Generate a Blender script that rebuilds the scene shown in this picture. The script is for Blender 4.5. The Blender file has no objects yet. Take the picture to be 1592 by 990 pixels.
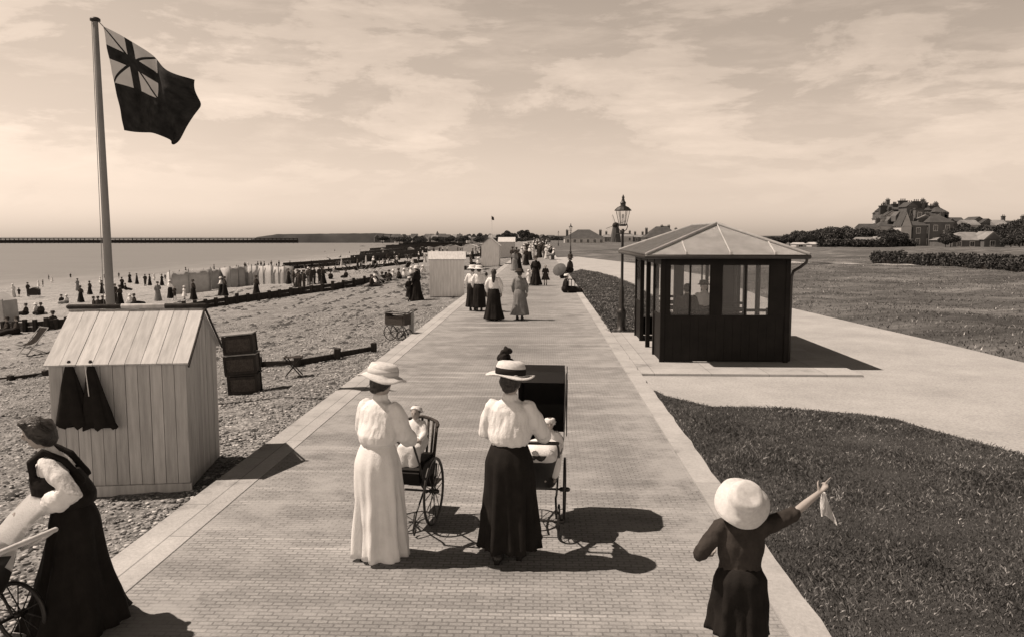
import bpy, bmesh, math, random
import numpy as np
from mathutils import Vector, Matrix, noise, Euler
R = math.radians
PI = math.pi
scene = bpy.context.scene
C = scene.collection
rng = random.Random(7)

# ------------------------------------------------------------------ camera
F_PX, EYE = 1250.0, 2.65
YAW, PITCH = math.atan(46 / F_PX), math.atan(127 / F_PX)
cam = bpy.data.cameras.new('camera'); co = bpy.data.objects.new('camera', cam); C.objects.link(co)
cam.sensor_width = 36; cam.lens = 36 * F_PX / 1592
cam.clip_start = .1; cam.clip_end = 12000
co.location = (0, 0, EYE); co.rotation_euler = (PI / 2 - PITCH, 0, YAW)
scene.camera = co

# ------------------------------------------------------------------ light
SUN_EL = R(57)
SUN_DIR = Vector((-math.cos(SUN_EL) * math.cos(R(4)), math.cos(SUN_EL) * math.sin(R(4)), math.sin(SUN_EL)))
sl = bpy.data.lights.new('sun', 'SUN'); so = bpy.data.objects.new('sun', sl); C.objects.link(so)
sl.energy = 5.0; sl.angle = R(.5); sl.color = (1, .835, .70)
so.rotation_euler = SUN_DIR.to_track_quat('Z', 'Y').to_euler(); so.location = (-20, 5, 30)
scene.view_settings.view_transform = 'Standard'; scene.view_settings.look = 'None'
scene.view_settings.exposure = 0.34; scene.view_settings.gamma = 1
scene.render.engine = 'CYCLES'
scene.cycles.max_bounces = 6; scene.cycles.transparent_max_bounces = 12

w = bpy.data.worlds.new('World'); scene.world = w; w.use_nodes = True
nt = w.node_tree; nt.nodes.clear()
def N(t, kind, **kw):
    n = t.nodes.new(kind)
    for k, v in kw.items():
        if k in n.inputs: n.inputs[k].default_value = v
        else: setattr(n, k, v)
    return n
def math_node(t, op, a, b=None, clamp=False):
    n = t.nodes.new('ShaderNodeMath'); n.operation = op; n.use_clamp = clamp
    for i, v in enumerate((a, b)):
        if v is None: continue
        if isinstance(v, (int, float)): n.inputs[i].default_value = v
        else: t.links.new(v, n.inputs[i])
    return n.outputs[0]
def ramp(t, fac, stops, interp='LINEAR'):
    n = t.nodes.new('ShaderNodeValToRGB'); n.color_ramp.interpolation = interp
    e = n.color_ramp.elements
    while len(e) < len(stops): e.new(.5)
    for el, (p, c) in zip(e, stops):
        el.position = p
        el.color = (c, c, c, 1) if isinstance(c, (int, float)) else (*c, 1)
    t.links.new(fac, n.inputs[0]); return n.outputs[0]
sky = N(nt, 'ShaderNodeTexSky', sky_type='NISHITA', sun_disc=False, sun_elevation=SUN_EL, sun_rotation=R(274), dust_density=1.5)
bw = N(nt, 'ShaderNodeRGBToBW'); nt.links.new(sky.outputs[0], bw.inputs[0])
tc = N(nt, 'ShaderNodeTexCoord'); sx = N(nt, 'ShaderNodeSeparateXYZ'); nt.links.new(tc.outputs['Generated'], sx.inputs[0])
zz = math_node(nt, 'MAXIMUM', sx.outputs[2], 0.0)
den = math_node(nt, 'ADD', zz, .11)
cx = N(nt, 'ShaderNodeCombineXYZ')
nt.links.new(math_node(nt, 'DIVIDE', sx.outputs[0], den), cx.inputs[0])
nt.links.new(math_node(nt, 'DIVIDE', sx.outputs[1], den), cx.inputs[1])
def cloud_noise(scale, loc, det, rough, dist, stretch=(1, 1, 1), rot=0):
    m = N(nt, 'ShaderNodeMapping'); m.inputs['Location'].default_value = loc; m.inputs['Scale'].default_value = stretch
    m.inputs['Rotation'].default_value = (0, rot, 0)
    nt.links.new(tc.outputs['Generated'], m.inputs[0])
    n = N(nt, 'ShaderNodeTexNoise', Scale=scale, Detail=det, Roughness=rough, Distortion=dist)
    nt.links.new(m.outputs[0], n.inputs[0]); return n.outputs[0]
c1 = cloud_noise(4.2, (3.1, 1.7, 0), 10, .62, .25, (1, 1, 3.4), -.10)
c2 = cloud_noise(2.2, (9.3, 4.2, 2), 5, .5, .2, (1, 1, 4.), -.05)
c3 = cloud_noise(9., (1.2, 8.0, 0), 8, .66, .2, (.7, .7, 3.6), -.12)
bright = ramp(nt, c1, [(.49, 0), (.53, .6), (.66, 1)])
wisp = ramp(nt, c3, [(.48, 0), (.68, 1)])
grey = ramp(nt, c2, [(.44, 0), (.62, 1)])
cl = math_node(nt, 'MULTIPLY', bright, .30)
cl = math_node(nt, 'ADD', cl, math_node(nt, 'MULTIPLY', wisp, .20))
cl = math_node(nt, 'SUBTRACT', cl, math_node(nt, 'MULTIPLY', grey, .05))
band = ramp(nt, zz, [(0, .0), (.06, .18), (.15, 1), (1, 1)])
cl = math_node(nt, 'ADD', math_node(nt, 'MULTIPLY', cl, band), 1.0)
grad = math_node(nt, 'MULTIPLY', ramp(nt, zz, [(0, .80), (.02, .69), (.05, .57), (.10, .52), (.16, .50), (.28, .50), (.36, .14), (.5, .06), (1, .03)]), 2.5)
# added brightening of the unseen low sky behind the camera, lights camera-facing sides
back_fill = math_node(nt, 'MULTIPLY', ramp(nt, math_node(nt, 'MULTIPLY', sx.outputs[1], -1.), [(.1, 0), (.7, 1)]), ramp(nt, zz, [(.0, 1), (.45, .8), (.65, 0)]))
grad = math_node(nt, 'MULTIPLY', grad, math_node(nt, 'ADD', 1., math_node(nt, 'MULTIPLY', back_fill, 1.5)))
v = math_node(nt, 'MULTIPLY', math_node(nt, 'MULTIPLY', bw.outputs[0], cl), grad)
cxt = N(nt, 'ShaderNodeMix', data_type='RGBA', blend_type='MULTIPLY'); cxt.inputs[0].default_value = 1
nt.links.new(v, cxt.inputs[6]); cxt.inputs[7].default_value = (1, .815, .665, 1)
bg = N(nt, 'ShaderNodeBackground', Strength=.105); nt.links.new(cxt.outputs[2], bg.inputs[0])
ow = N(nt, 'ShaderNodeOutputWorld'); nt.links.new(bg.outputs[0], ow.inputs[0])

# ------------------------------------------------------------------ helpers
_f = Vector((-math.sin(YAW) * math.cos(PITCH), math.cos(YAW) * math.cos(PITCH), -math.sin(PITCH)))
_r = Vector((math.cos(YAW), math.sin(YAW), 0)); _u = _r.cross(_f)
def ray(px, py):
    d = _f + _r * ((px - 796) / F_PX) - _u * ((py - 495) / F_PX); return d / d.y
def P(px, py, z=0.):
    d = ray(px, py); t = (z - EYE) / d.z; return Vector((d.x * t, t, z))
def PD(px, py, Y):
    d = ray(px, py); return Vector((d.x * Y, Y, EYE + d.z * Y))
BX = [-4000, -300, -120, -80, -50, -35, -22, -14, -8, -5.2, -3.6, 0]
BZ = [-30, -11, -6.2, -5.2, -4.1, -2.95, -1.95, -1.1, -.5, -.27, -.17, -.17]
def bz(x): return float(np.interp(x, BX, BZ))
def PB(px, py):
    a, b = 2., 3000.; d = ray(px, py)
    g = lambda t: EYE + d.z * t - bz(d.x * t)
    if g(b) > 0: b = 2999.
    for _ in range(50):
        m = (a + b) / 2
        if g(m) > 0: a = m
        else: b = m
    x = d.x * a; return Vector((x, a, bz(x)))

MATS = {}
def M(name, g, rough=.85, var=.15, scale=6., bump=.15, bscale=None, spec=.25, warm=0., stretch=None):
    if name in MATS: return MATS[name]
    m = bpy.data.materials.new(name); m.use_nodes = True; t = m.node_tree
    b = t.nodes['Principled BSDF']; b.inputs['Roughness'].default_value = rough
    b.inputs['Specular IOR Level'].default_value = spec
    tcn = N(t, 'ShaderNodeTexCoord'); src = tcn.outputs['Object']
    if stretch:
        mp = N(t, 'ShaderNodeMapping'); mp.inputs['Scale'].default_value = stretch
        t.links.new(src, mp.inputs[0]); src = mp.outputs[0]
    n = N(t, 'ShaderNodeTexNoise', Scale=scale, Detail=6, Roughness=.6); t.links.new(src, n.inputs[0])
    lo, hi = g * (1 - var), min(.95, g * (1 + var))
    tw = (1, 1 - .12 * warm, 1 - .2 * warm)
    col = ramp(t, n.outputs[0], [(.3, tuple(lo * q for q in tw)), (.7, tuple(hi * q for q in tw))])
    t.links.new(col, b.inputs['Base Color'])
    if bump:
        n2 = N(t, 'ShaderNodeTexNoise', Scale=bscale or scale * 8, Detail=4); t.links.new(src, n2.inputs[0])
        bp = N(t, 'ShaderNodeBump', Strength=bump, Distance=.02); t.links.new(n2.outputs[0], bp.inputs['Height'])
        t.links.new(bp.outputs[0], b.inputs['Normal'])
    MATS[name] = m; return m

def obj(name, me, mat=None, parent=None, smooth=False, loc=None, rot=None):
    if isinstance(me, bmesh.types.BMesh):
        bm = me; bmesh.ops.recalc_face_normals(bm, faces=bm.faces); me = bpy.data.meshes.new(name); bm.to_mesh(me); bm.free()
    if mat is not None and not len(me.materials):
        for mm in (mat if isinstance(mat, (list, tuple)) else [mat]): me.materials.append(mm)
    if smooth:
        me.polygons.foreach_set('use_smooth', [True] * len(me.polygons))
    o = bpy.data.objects.new(name, me); C.objects.link(o)
    if parent: o.parent = parent
    if loc is not None: o.location = loc
    if rot is not None: o.rotation_euler = rot
    return o
def tag(o, label=None, cat=None, group=None, kind=None):
    if label: o['label'] = label
    if cat: o['category'] = cat
    if group: o['group'] = group
    if kind: o['kind'] = kind
    return o
def thing(name, label, cat, loc=(0, 0, 0), rz=0., group=None, scale=1.):
    o = bpy.data.objects.new(name, None); C.objects.link(o); o.location = loc; o.rotation_euler = (0, 0, rz)
    o.scale = (scale,) * 3; o.empty_display_size = .2
    return tag(o, label, cat, group)
KIDS = {}
def dup(root, loc, rz, label=None, cat=None, group=None, scale=1.):
    r = root.copy(); C.objects.link(r); r.location = loc; r.rotation_euler = (0, 0, rz); r.scale = (scale,) * 3
    if label: r['label'] = label
    if group: r['group'] = group
    for ch in KIDS.setdefault(root.name, list(root.children)):
        c = ch.copy(); C.objects.link(c); c.parent = r
        for g_ in KIDS.setdefault(ch.name, list(ch.children)):
            d = g_.copy(); C.objects.link(d); d.parent = c
    return r
def B(): return bmesh.new()
def box(bm, x0, x1, y0, y1, z0, z1, mtx=None, mi=0):
    vs = [bm.verts.new(Vector(p) if mtx is None else mtx @ Vector(p)) for p in
          ((x0, y0, z0), (x1, y0, z0), (x1, y1, z0), (x0, y1, z0), (x0, y0, z1), (x1, y0, z1), (x1, y1, z1), (x0, y1, z1))]
    for f in ((3, 2, 1, 0), (4, 5, 6, 7), (0, 1, 5, 4), (1, 2, 6, 5), (2, 3, 7, 6), (3, 0, 4, 7)):
        fc = bm.faces.new([vs[i] for i in f]); fc.material_index = mi
    return vs
def bar(bm, a, b, wd, th=None, up=(0, 0, 1), mi=0):
    a, b = Vector(a), Vector(b); d = b - a; L = d.length
    z = d.normalized(); u = Vector(up)
    if abs(z.dot(u)) > .95: u = Vector((0, 1, 0))
    x = u.cross(z).normalized(); y = z.cross(x)
    m = Matrix((x, y, z)).transposed().to_4x4(); m.translation = a
    th = th or wd
    box(bm, -wd / 2, wd / 2, -th / 2, th / 2, 0, L, m, mi)
def tube(bm, pts, rad, n=10, flat=1., mi=0, fold=None):
    """round tube through points, closed by domes"""
    pts = [Vector(p) for p in pts]
    if isinstance(rad, (int, float)): rad = [rad] * len(pts)
    P2, R2 = [], []
    d0 = (pts[1] - pts[0]).normalized(); d1 = (pts[-1] - pts[-2]).normalized()
    P2 += [pts[0] - d0 * rad[0] * .7]; R2 += [rad[0] * .55]
    P2 += pts; R2 += list(rad)
    P2 += [pts[-1] + d1 * rad[-1] * .7]; R2 += [rad[-1] * .55]
    rings = []; px_ = None
    for i, p in enumerate(P2):
        d = (P2[min(i + 1, len(P2) - 1)] - P2[max(i - 1, 0)]).normalized()
        if px_ is None:
            u = Vector((0, 0, 1)) if abs(d.z) < .9 else Vector((0, 1, 0)); x = u.cross(d).normalized()
        else: x = (px_ - d * px_.dot(d)).normalized()
        px_ = x; y = d.cross(x)
        rings.append([bm.verts.new(p + (x * math.cos(2 * PI * k / n) + y * math.sin(2 * PI * k / n) * flat) * R2[i]) for k in range(n)])
    for a, b in zip(rings, rings[1:]):
        for k in range(n): bm.faces.new((a[k], a[(k + 1) % n], b[(k + 1) % n], b[k])).material_index = mi
    bm.faces.new(rings[0][::-1]).material_index = mi; bm.faces.new(rings[-1]).material_index = mi
def ell(bm, c, r, rot=None, n=12, mi=0):
    m = Matrix.Translation(c) @ (Euler(rot).to_matrix().to_4x4() if rot else Matrix()) @ Matrix.Diagonal((*r, 1))
    g = bmesh.ops.create_uvsphere(bm, u_segments=n, v_segments=max(6, n * 2 // 3), radius=1, matrix=m)
    for v_ in g['verts']:
        for f in v_.link_faces: f.material_index = mi
def loft(bm, rings, n=32, fold=None, mi=0, caps=True):
    """rings: (cx,cy,z,rx,ry)"""
    R_ = []
    for i, (cx_, cy_, z_, rx, ry) in enumerate(rings):
        t_ = i / (len(rings) - 1); row = []
        for k in range(n):
            th = 2 * PI * k / n; q = 1 + (fold(th, t_) if fold else 0)
            row.append(bm.verts.new((cx_ + rx * q * math.cos(th), cy_ + ry * q * math.sin(th), z_)))
        R_.append(row)
    for a, b in zip(R_, R_[1:]):
        for k in range(n): bm.faces.new((a[k], a[(k + 1) % n], b[(k + 1) % n], b[k])).material_index = mi
    if caps:
        bm.faces.new(R_[0][::-1]).material_index = mi; bm.faces.new(R_[-1]).material_index = mi
def lathe(bm, prof, n=24, mtx=None, mi=0):
    rows = []
    for r_, z_ in prof:
        rows.append([bm.verts.new((mtx or Matrix()) @ Vector((max(r_, 1e-4) * math.cos(2 * PI * k / n), max(r_, 1e-4) * math.sin(2 * PI * k / n), z_))) for k in range(n)])
    for a, b in zip(rows, rows[1:]):
        for k in range(n): bm.faces.new((a[k], a[(k + 1) % n], b[(k + 1) % n], b[k])).material_index = mi
    if prof[0][0] > 1e-3: bm.faces.new(rows[0][::-1]).material_index = mi
    if prof[-1][0] > 1e-3: bm.faces.new(rows[-1]).material_index = mi
def prism(bm, poly, d0, d1, axis='y', mi=0):
    """poly in two coordinates, extruded along the third"""
    def mk(p, d):
        return {'y': (p[0], d, p[1]), 'x': (d, p[0], p[1]), 'z': (p[0], p[1], d)}[axis]
    a = [bm.verts.new(mk(p, d0)) for p in poly]; b = [bm.verts.new(mk(p, d1)) for p in poly]
    bm.faces.new(a).material_index = mi; bm.faces.new(b[::-1]).material_index = mi
    for i in range(len(poly)):
        j = (i + 1) % len(poly); bm.faces.new((a[i], b[i], b[j], a[j])).material_index = mi
def remesh(bm, voxel, smooth=4, amp=0., nscale=9., stretch=(1, 1, 1), seed=0.):
    me = bpy.data.meshes.new('t'); bmesh.ops.recalc_face_normals(bm, faces=bm.faces); bm.to_mesh(me); bm.free()
    o = bpy.data.objects.new('t', me); C.objects.link(o)
    m = o.modifiers.new('r', 'REMESH'); m.mode = 'VOXEL'; m.voxel_size = voxel
    if smooth: s = o.modifiers.new('s', 'SMOOTH'); s.iterations = smooth; s.factor = .6
    dg = bpy.context.evaluated_depsgraph_get(); dg.update()
    out = bpy.data.meshes.new_from_object(o.evaluated_get(dg))
    bpy.data.objects.remove(o); bpy.data.meshes.remove(me)
    if amp:
        nn = [v.normal.copy() for v in out.vertices]
        for v_, q in zip(out.vertices, nn):
            c = Vector((v_.co.x * stretch[0] + seed, v_.co.y * stretch[1], v_.co.z * stretch[2])) * nscale
            v_.co += q * (noise.noise(c) * amp + noise.noise(c * 2.3) * amp * .4)
    out.polygons.foreach_set('use_smooth', [True] * len(out.polygons))
    return out
def npmesh(name, verts, faces_n, mat, smooth=False):
    """verts (N,3); faces as an (M,k) index array"""
    me = bpy.data.meshes.new(name); k = faces_n.shape[1]
    me.vertices.add(len(verts)); me.vertices.foreach_set('co', verts.astype(np.float32).ravel())
    me.loops.add(faces_n.size); me.loops.foreach_set('vertex_index', faces_n.astype(np.int32).ravel())
    me.polygons.add(len(faces_n)); me.polygons.foreach_set('loop_start', np.arange(0, faces_n.size, k, dtype=np.int32))
    me.update(calc_edges=True)
    me.materials.append(mat)
    if smooth: me.polygons.foreach_set('use_smooth', [True] * len(faces_n))
    return me
def inpoly(x, y, poly):
    c = np.zeros(len(x), bool); j = len(poly) - 1
    for i in range(len(poly)):
        xi, yi = poly[i][0], poly[i][1]; xj, yj = poly[j][0], poly[j][1]
        hit = ((yi > y) != (yj > y)) & (x < (xj - xi) * (y - yi) / (yj - yi + 1e-12) + xi)
        c ^= hit; j = i
    return c
nr = np.random.RandomState(5)

# ------------------------------------------------------------------ setting materials
def ground_mat(name, build):
    m = bpy.data.materials.new(name); m.use_nodes = True; t = m.node_tree
    b = t.nodes['Principled BSDF']; b.inputs['Specular IOR Level'].default_value = .15; b.inputs['Roughness'].default_value = .9
    tcn = N(t, 'ShaderNodeTexCoord'); col, hgt, dist = build(t, tcn.outputs['Object'])
    t.links.new(col, b.inputs['Base Color'])
    bp = N(t, 'ShaderNodeBump', Strength=.6, Distance=dist); t.links.new(hgt, bp.inputs['Height']); t.links.new(bp.outputs[0], b.inputs['Normal'])
    return m
def nz(t, src, scale, det=5, rough=.6, st=None, kind='ShaderNodeTexNoise', out=0):
    if st:
        mp = N(t, 'ShaderNodeMapping'); mp.inputs['Scale'].default_value = st; t.links.new(src, mp.inputs[0]); src = mp.outputs[0]
    n = N(t, kind, Scale=scale)
    if kind == 'ShaderNodeTexNoise': n.inputs['Detail'].default_value = det; n.inputs['Roughness'].default_value = rough
    t.links.new(src, n.inputs['Vector']); return n.outputs[out]
def mul(t, a, b): return math_node(t, 'MULTIPLY', a, b)
def brick_mat(t, src):
    br = N(t, 'ShaderNodeTexBrick', Scale=1.); br.inputs['Color1'].default_value = (.235,) * 3 + (1,); br.inputs['Color2'].default_value = (.29,) * 3 + (1,)
    br.inputs['Mortar'].default_value = (.165,) * 3 + (1,); br.inputs['Mortar Size'].default_value = .0065; br.inputs['Brick Width'].default_value = .105
    br.inputs['Row Height'].default_value = .052; br.inputs['Bias'].default_value = -.1; t.links.new(src, br.inputs[0])
    bwn = N(t, 'ShaderNodeRGBToBW'); t.links.new(br.outputs[0], bwn.inputs[0])
    bands = ramp(t, nz(t, src, 1.0, 5, .65, (.22, 3.2, 1)), [(.34, .82), (.56, 1.02), (.66, 1.42)])
    patch = ramp(t, nz(t, src, .45, 6, .6), [(.3, .76), (.5, 1.), (.7, 1.18)])
    fine = ramp(t, nz(t, src, 55., 3, .6), [(.3, .82), (.7, 1.18)])
    v_ = mul(t, mul(t, mul(t, bwn.outputs[0], bands), patch), fine)
    s = N(t, 'ShaderNodeSeparateXYZ'); t.links.new(src, s.inputs[0])
    sand = mul(t, ramp(t, math_node(t, 'ADD', nz(t, src, 1.6, 7, .7), math_node(t, 'MULTIPLY', math_node(t, 'ABSOLUTE', math_node(t, 'ADD', s.outputs[0], .72)), .085)), [(.60, 0), (.78, 1)]), .75)
    v_ = math_node(t, 'ADD', mul(t, v_, math_node(t, 'SUBTRACT', 1., sand)), mul(t, sand, .33))
    spots = ramp(t, nz(t, src, 3.1, 3, .5), [(.20, .55), (.29, 1)]); v_ = mul(t, v_, spots)
    h = math_node(t, 'ADD', mul(t, math_node(t, 'SUBTRACT', 1., br.outputs[1]), .8), mul(t, nz(t, src, 60., 3), .4))
    return v_, h, .006
MB = ground_mat('promenade_paviors', brick_mat)
def stone_mat(t, src):
    br = N(t, 'ShaderNodeTexBrick', Scale=1.); br.inputs['Color1'].default_value = (.34,) * 3 + (1,); br.inputs['Color2'].default_value = (.40,) * 3 + (1,)
    br.inputs['Mortar'].default_value = (.22,) * 3 + (1,); br.inputs['Mortar Size'].default_value = .008; br.inputs['Brick Width'].default_value = 1.7; br.inputs['Row Height'].default_value = 1.1
    mp = N(t, 'ShaderNodeMapping'); mp.inputs['Rotation'].default_value = (0, 0, PI / 2); t.links.new(src, mp.inputs[0]); t.links.new(mp.outputs[0], br.inputs[0])
    bwn = N(t, 'ShaderNodeRGBToBW'); t.links.new(br.outputs[0], bwn.inputs[0])
    stain = ramp(t, nz(t, src, 1.3, 7, .65), [(.30, .50), (.42, .90), (.7, 1.12)])
    v_ = mul(t, mul(t, bwn.outputs[0], stain), ramp(t, nz(t, src, 30., 4), [(.3, .88), (.7, 1.1)]))
    return v_, nz(t, src, 40., 5), .008
MK = ground_mat('kerb_stone', stone_mat)
def beach_mat(t, src):
    a = mul(t, ramp(t, nz(t, src, 24., 3, .7), [(.36, .45), (.52, 1.0), (.66, 1.5)]), ramp(t, nz(t, src, 5., 6, .8), [(.40, .5), (.48, .95), (.64, 1.45)]))
    vo = ramp(t, nz(t, src, 22., kind='ShaderNodeTexVoronoi'), [(0, 1.2), (.6, .72)])
    big = ramp(t, nz(t, src, .55, 7, .7), [(.32, .62), (.46, .92), (.6, 1.08), (.72, 1.25)])
    tide = ramp(t, nz(t, src, .9, 5, .6, (1.3, .16, 1)), [(.34, .8), (.44, 1.0), (.7, 1.05)])
    s = N(t, 'ShaderNodeSeparateXYZ'); t.links.new(src, s.inputs[0])
    base = ramp(t, math_node(t, 'DIVIDE', math_node(t, 'ADD', s.outputs[0], 90.), 90.), [(0, .34), (.42, .40), (.70, .33), (.86, .26), (1, .25)])
    v_ = mul(t, mul(t, mul(t, mul(t, base, a), vo), big), tide)
    return v_, math_node(t, 'ADD', nz(t, src, 25., 5, .7), mul(t, nz(t, src, 22., kind='ShaderNodeTexVoronoi'), -1.)), .03
MBe = ground_mat('shingle', beach_mat)
def grass_mat(t, src):
    a = ramp(t, nz(t, src, .11, 6, .65, (1., 2.6, 1)), [(.36, .55), (.5, .95), (.64, 1.7)])
    b_ = ramp(t, nz(t, src, 2.2, 6, .75, (.6, 1.3, 1)), [(.32, .60), (.68, 1.45)])
    c = ramp(t, nz(t, src, 30., 3, .7), [(.3, .6), (.7, 1.4)])
    v_ = mul(t, mul(t, mul(t, a, b_), c), .105)
    return v_, nz(t, src, 30., 6, .8), .06
MG = ground_mat('rough_grass', grass_mat)
def soil_mat(t, src):
    v_ = mul(t, ramp(t, nz(t, src, 1.2, 6, .7), [(.3, .6), (.7, 1.5)]), .05)
    return mul(t, v_, ramp(t, nz(t, src, 40., 3), [(.3, .6), (.7, 1.4)])), nz(t, src, 40., 5, .8), .03
MS = ground_mat('lawn_turf', soil_mat)
def gravel_mat(t, src):
    v_ = mul(t, ramp(t, nz(t, src, .6, 7, .65), [(.3, .80), (.7, 1.1)]), .37)
    v_ = mul(t, v_, ramp(t, nz(t, src, 26., 4, .8), [(.3, .72), (.5, 1), (.7, 1.25)]))
    return v_, nz(t, src, 60., 4, .8), .012
MP = ground_mat('gravel', gravel_mat)

# ------------------------------------------------------------------ setting
def sheet(name, pts, z, mat, kind='structure'):
    bm = B(); vs = [bm.verts.new((p[0], p[1], z)) for p in pts]; f = bm.faces.new(vs)
    bmesh.ops.triangulate(bm, faces=[f]); bmesh.ops.recalc_face_normals(bm, faces=bm.faces)
    me = bpy.data.meshes.new(name); bm.to_mesh(me); bm.free()
    if me.polygons[0].normal.z < 0: me.flip_normals()
    return tag(obj(name, me, mat), kind=kind)
# path outline in plan
up = [P(898, 399), P(985, 409), P(1100, 428), P(1232, 478), P(1350, 505), P(1470, 532), P(1592, 561)]
lawn_top = [P(1020, 605), P(1035, 613), P(1060, 619), P(1105, 629), P(1200, 631), P(1330, 640), P(1395, 649), P(1430, 660), P(1500, 679), P(1592, 703)]
path_poly = [(1.9, 1), (1.9, 104)] + [(p.x, p.y) for p in up] + [(12.5, 14.), (16, 6), (16, 1)]
def path_edge(y): return float(np.interp(y, [-10, 6, 14] + [p.y for p in up[::-1]] + [400], [17, 16, 12.5] + [p.x for p in up[::-1]] + [1.9]))
# the green: a grid with low mounds behind the path
gx = np.concatenate([np.linspace(1.8, 90, 150), np.geomspace(92, 4500, 45)])
gy = np.concatenate([np.linspace(-8, 150, 170), np.geomspace(153, 7000, 45)])
GX, GY = np.meshgrid(gx, gy); GZ = np.full(GX.shape, -.09)
for i in range(GX.shape[0]):
    e = path_edge(gy[i])
    for j in range(GX.shape[1]):
        m_ = min(1, max(0, (GX[i, j] - e - .3) / 3.)) * (1 if gy[i] < 200 else max(0, 1 - (gy[i] - 200) / 200))
        if m_ > 0: GZ[i, j] += m_ * (.16 + .34 * noise.noise(Vector((GX[i, j] * .09, GY[i, j] * .13, 0))) + .14 * noise.noise(Vector((GX[i, j] * .5, GY[i, j] * .5, 3))))
def gridmesh(name, X_, Y_, Z_, mat):
    v_ = np.stack([X_.ravel(), Y_.ravel(), Z_.ravel()], 1); ny, nx = X_.shape
    a = (np.arange(ny - 1)[:, None] * nx + np.arange(nx - 1)[None, :]).ravel()
    return npmesh(name, v_, np.stack([a, a + 1, a + nx + 1, a + nx], 1), mat, True)
tag(obj('ground', gridmesh('ground', GX, GY, GZ, MG)), kind='structure')
def gz(x, y):
    e = path_edge(y); m_ = min(1, max(0, (x - e - .3) / 3.)) * (1 if y < 200 else max(0, 1 - (y - 200) / 200))
    return -.09 + (m_ * (.16 + .34 * noise.noise(Vector((x * .09, y * .13, 0))) + .14 * noise.noise(Vector((x * .5, y * .5, 3)))) if m_ > 0 else 0)
sheet('gravel_path', path_poly, -.03, MP)
lawn_poly = [(1.94, .5), (1.94, lawn_top[0].y)] + [(p.x, p.y) for p in lawn_top] + [(8.2, 8.4), (9.5, 5), (9.5, .5)]
sheet('near_lawn', lawn_poly, -.022, MS)
l2 = [(1.94, 22.4), (1.94, 60.)] + [(p.x, p.y) for p in (P(905, 419), P(930, 423), P(962, 432), P(992, 445), P(1020, 462), P(1045, 485), P(1062, 512))] + [(3.9, 22.4)]
sheet('far_lawn', l2, -.022, MS)
# light foot track crossing the green
bm = B(); _n = 26; _rows = []
for i_ in range(_n + 1):
    a_ = P(1215 + (1420 - 1215) * i_ / _n, 410 + 4 * i_ / _n); row = []
    for q in (-1.6, -.5, .5, 1.6):
        row.append(bm.verts.new((a_.x, a_.y + q, gz(a_.x, a_.y + q) + .03)))
    _rows.append(row)
for a_, b_ in zip(_rows, _rows[1:]):
    for k in range(3): bm.faces.new((a_[k], b_[k], b_[k + 1], a_[k + 1]))
tag(obj('foot_track', bm, MP, smooth=True), kind='structure')
# promenade, kerbs
def slab(name, x0, x1, y0, y1, z0, z1, mat, bev=.02):
    bm = B(); box(bm, x0, x1, y0, y1, z0, z1)
    bmesh.ops.bevel(bm, geom=[e for e in bm.edges if abs(e.verts[0].co.z - z1) < 1e-5 and abs(e.verts[1].co.z - z1) < 1e-5], offset=bev, segments=2, affect='EDGES')
    return obj(name, bm, mat)
tag(slab('promenade', -3.10, 1.66, -6, 420, -.4, 0, MB, .002), kind='structure')
bm = B()   # seaward kerb
box(bm, -3.55, -3.102, -6, 420, -.6, .006)
bmesh.ops.bevel(bm, geom=[e for e in bm.edges if min(e.verts[0].co.z, e.verts[1].co.z) > -.5], offset=.004, segments=1, affect='EDGES')
tag(obj('kerb', bm, MK), kind='structure')
bm = B()   # landward kerb: rough edge
ys = [-6] + list(np.arange(.5, 60, .35)) + [420]; L_, R_ = [], []
for y in ys:
    j = noise.noise(Vector((y * 2.1, 0, 0))) * .035 if y < 60 else 0
    L_.append((1.662, y)); R_.append((1.93 + j, y))
for i in range(len(ys) - 1):
    a, b_, c, d = L_[i], R_[i], R_[i + 1], L_[i + 1]
    vs = [bm.verts.new((*p, .02)) for p in (a, b_, c, d)]; bm.faces.new(vs)
    v2 = [bm.verts.new((b_[0], b_[1], -.12)), bm.verts.new((c[0], c[1], -.12))]; bm.faces.new((vs[1], v2[0], v2[1], vs[2]))
    v3 = [bm.verts.new((a[0], a[1], -.1)), bm.verts.new((d[0], d[1], -.1))]; bm.faces.new((v3[0], vs[0], vs[3], v3[1]))
bmesh.ops.remove_doubles(bm, verts=bm.verts, dist=1e-4)
tag(obj('pavement_edge', bm, MK), kind='structure')
# beach
bx = np.concatenate([-np.geomspace(4000, 60, 40), np.linspace(-59, -14, 70), np.linspace(-13.8, -3.5, 150)])
by = np.concatenate([np.linspace(0, 25, 260), np.linspace(25.4, 120, 150), np.geomspace(121, 7000, 60)])
X_, Y_ = np.meshgrid(bx, by); Z_ = np.interp(X_, BX, BZ)
for i in range(X_.shape[0]):
    for j in range(X_.shape[1]):
        x, y = X_[i, j], Y_[i, j]
        if x > -70 and y < 200:
            near = min(1, max(.0, (-3.6 - x) / 1.))
            Z_[i, j] += near * (.10 * noise.noise(Vector((x * .35, y * .22, 1))) + .035 * noise.noise(Vector((x * 1.7, y * 1.5, 5))))
            if y < 25 and x > -14: Z_[i, j] += .018 * noise.noise(Vector((x * 9, y * 9, 9)))
tag(obj('beach', gridmesh('beach', X_, Y_, Z_, MBe)), kind='structure')
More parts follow.
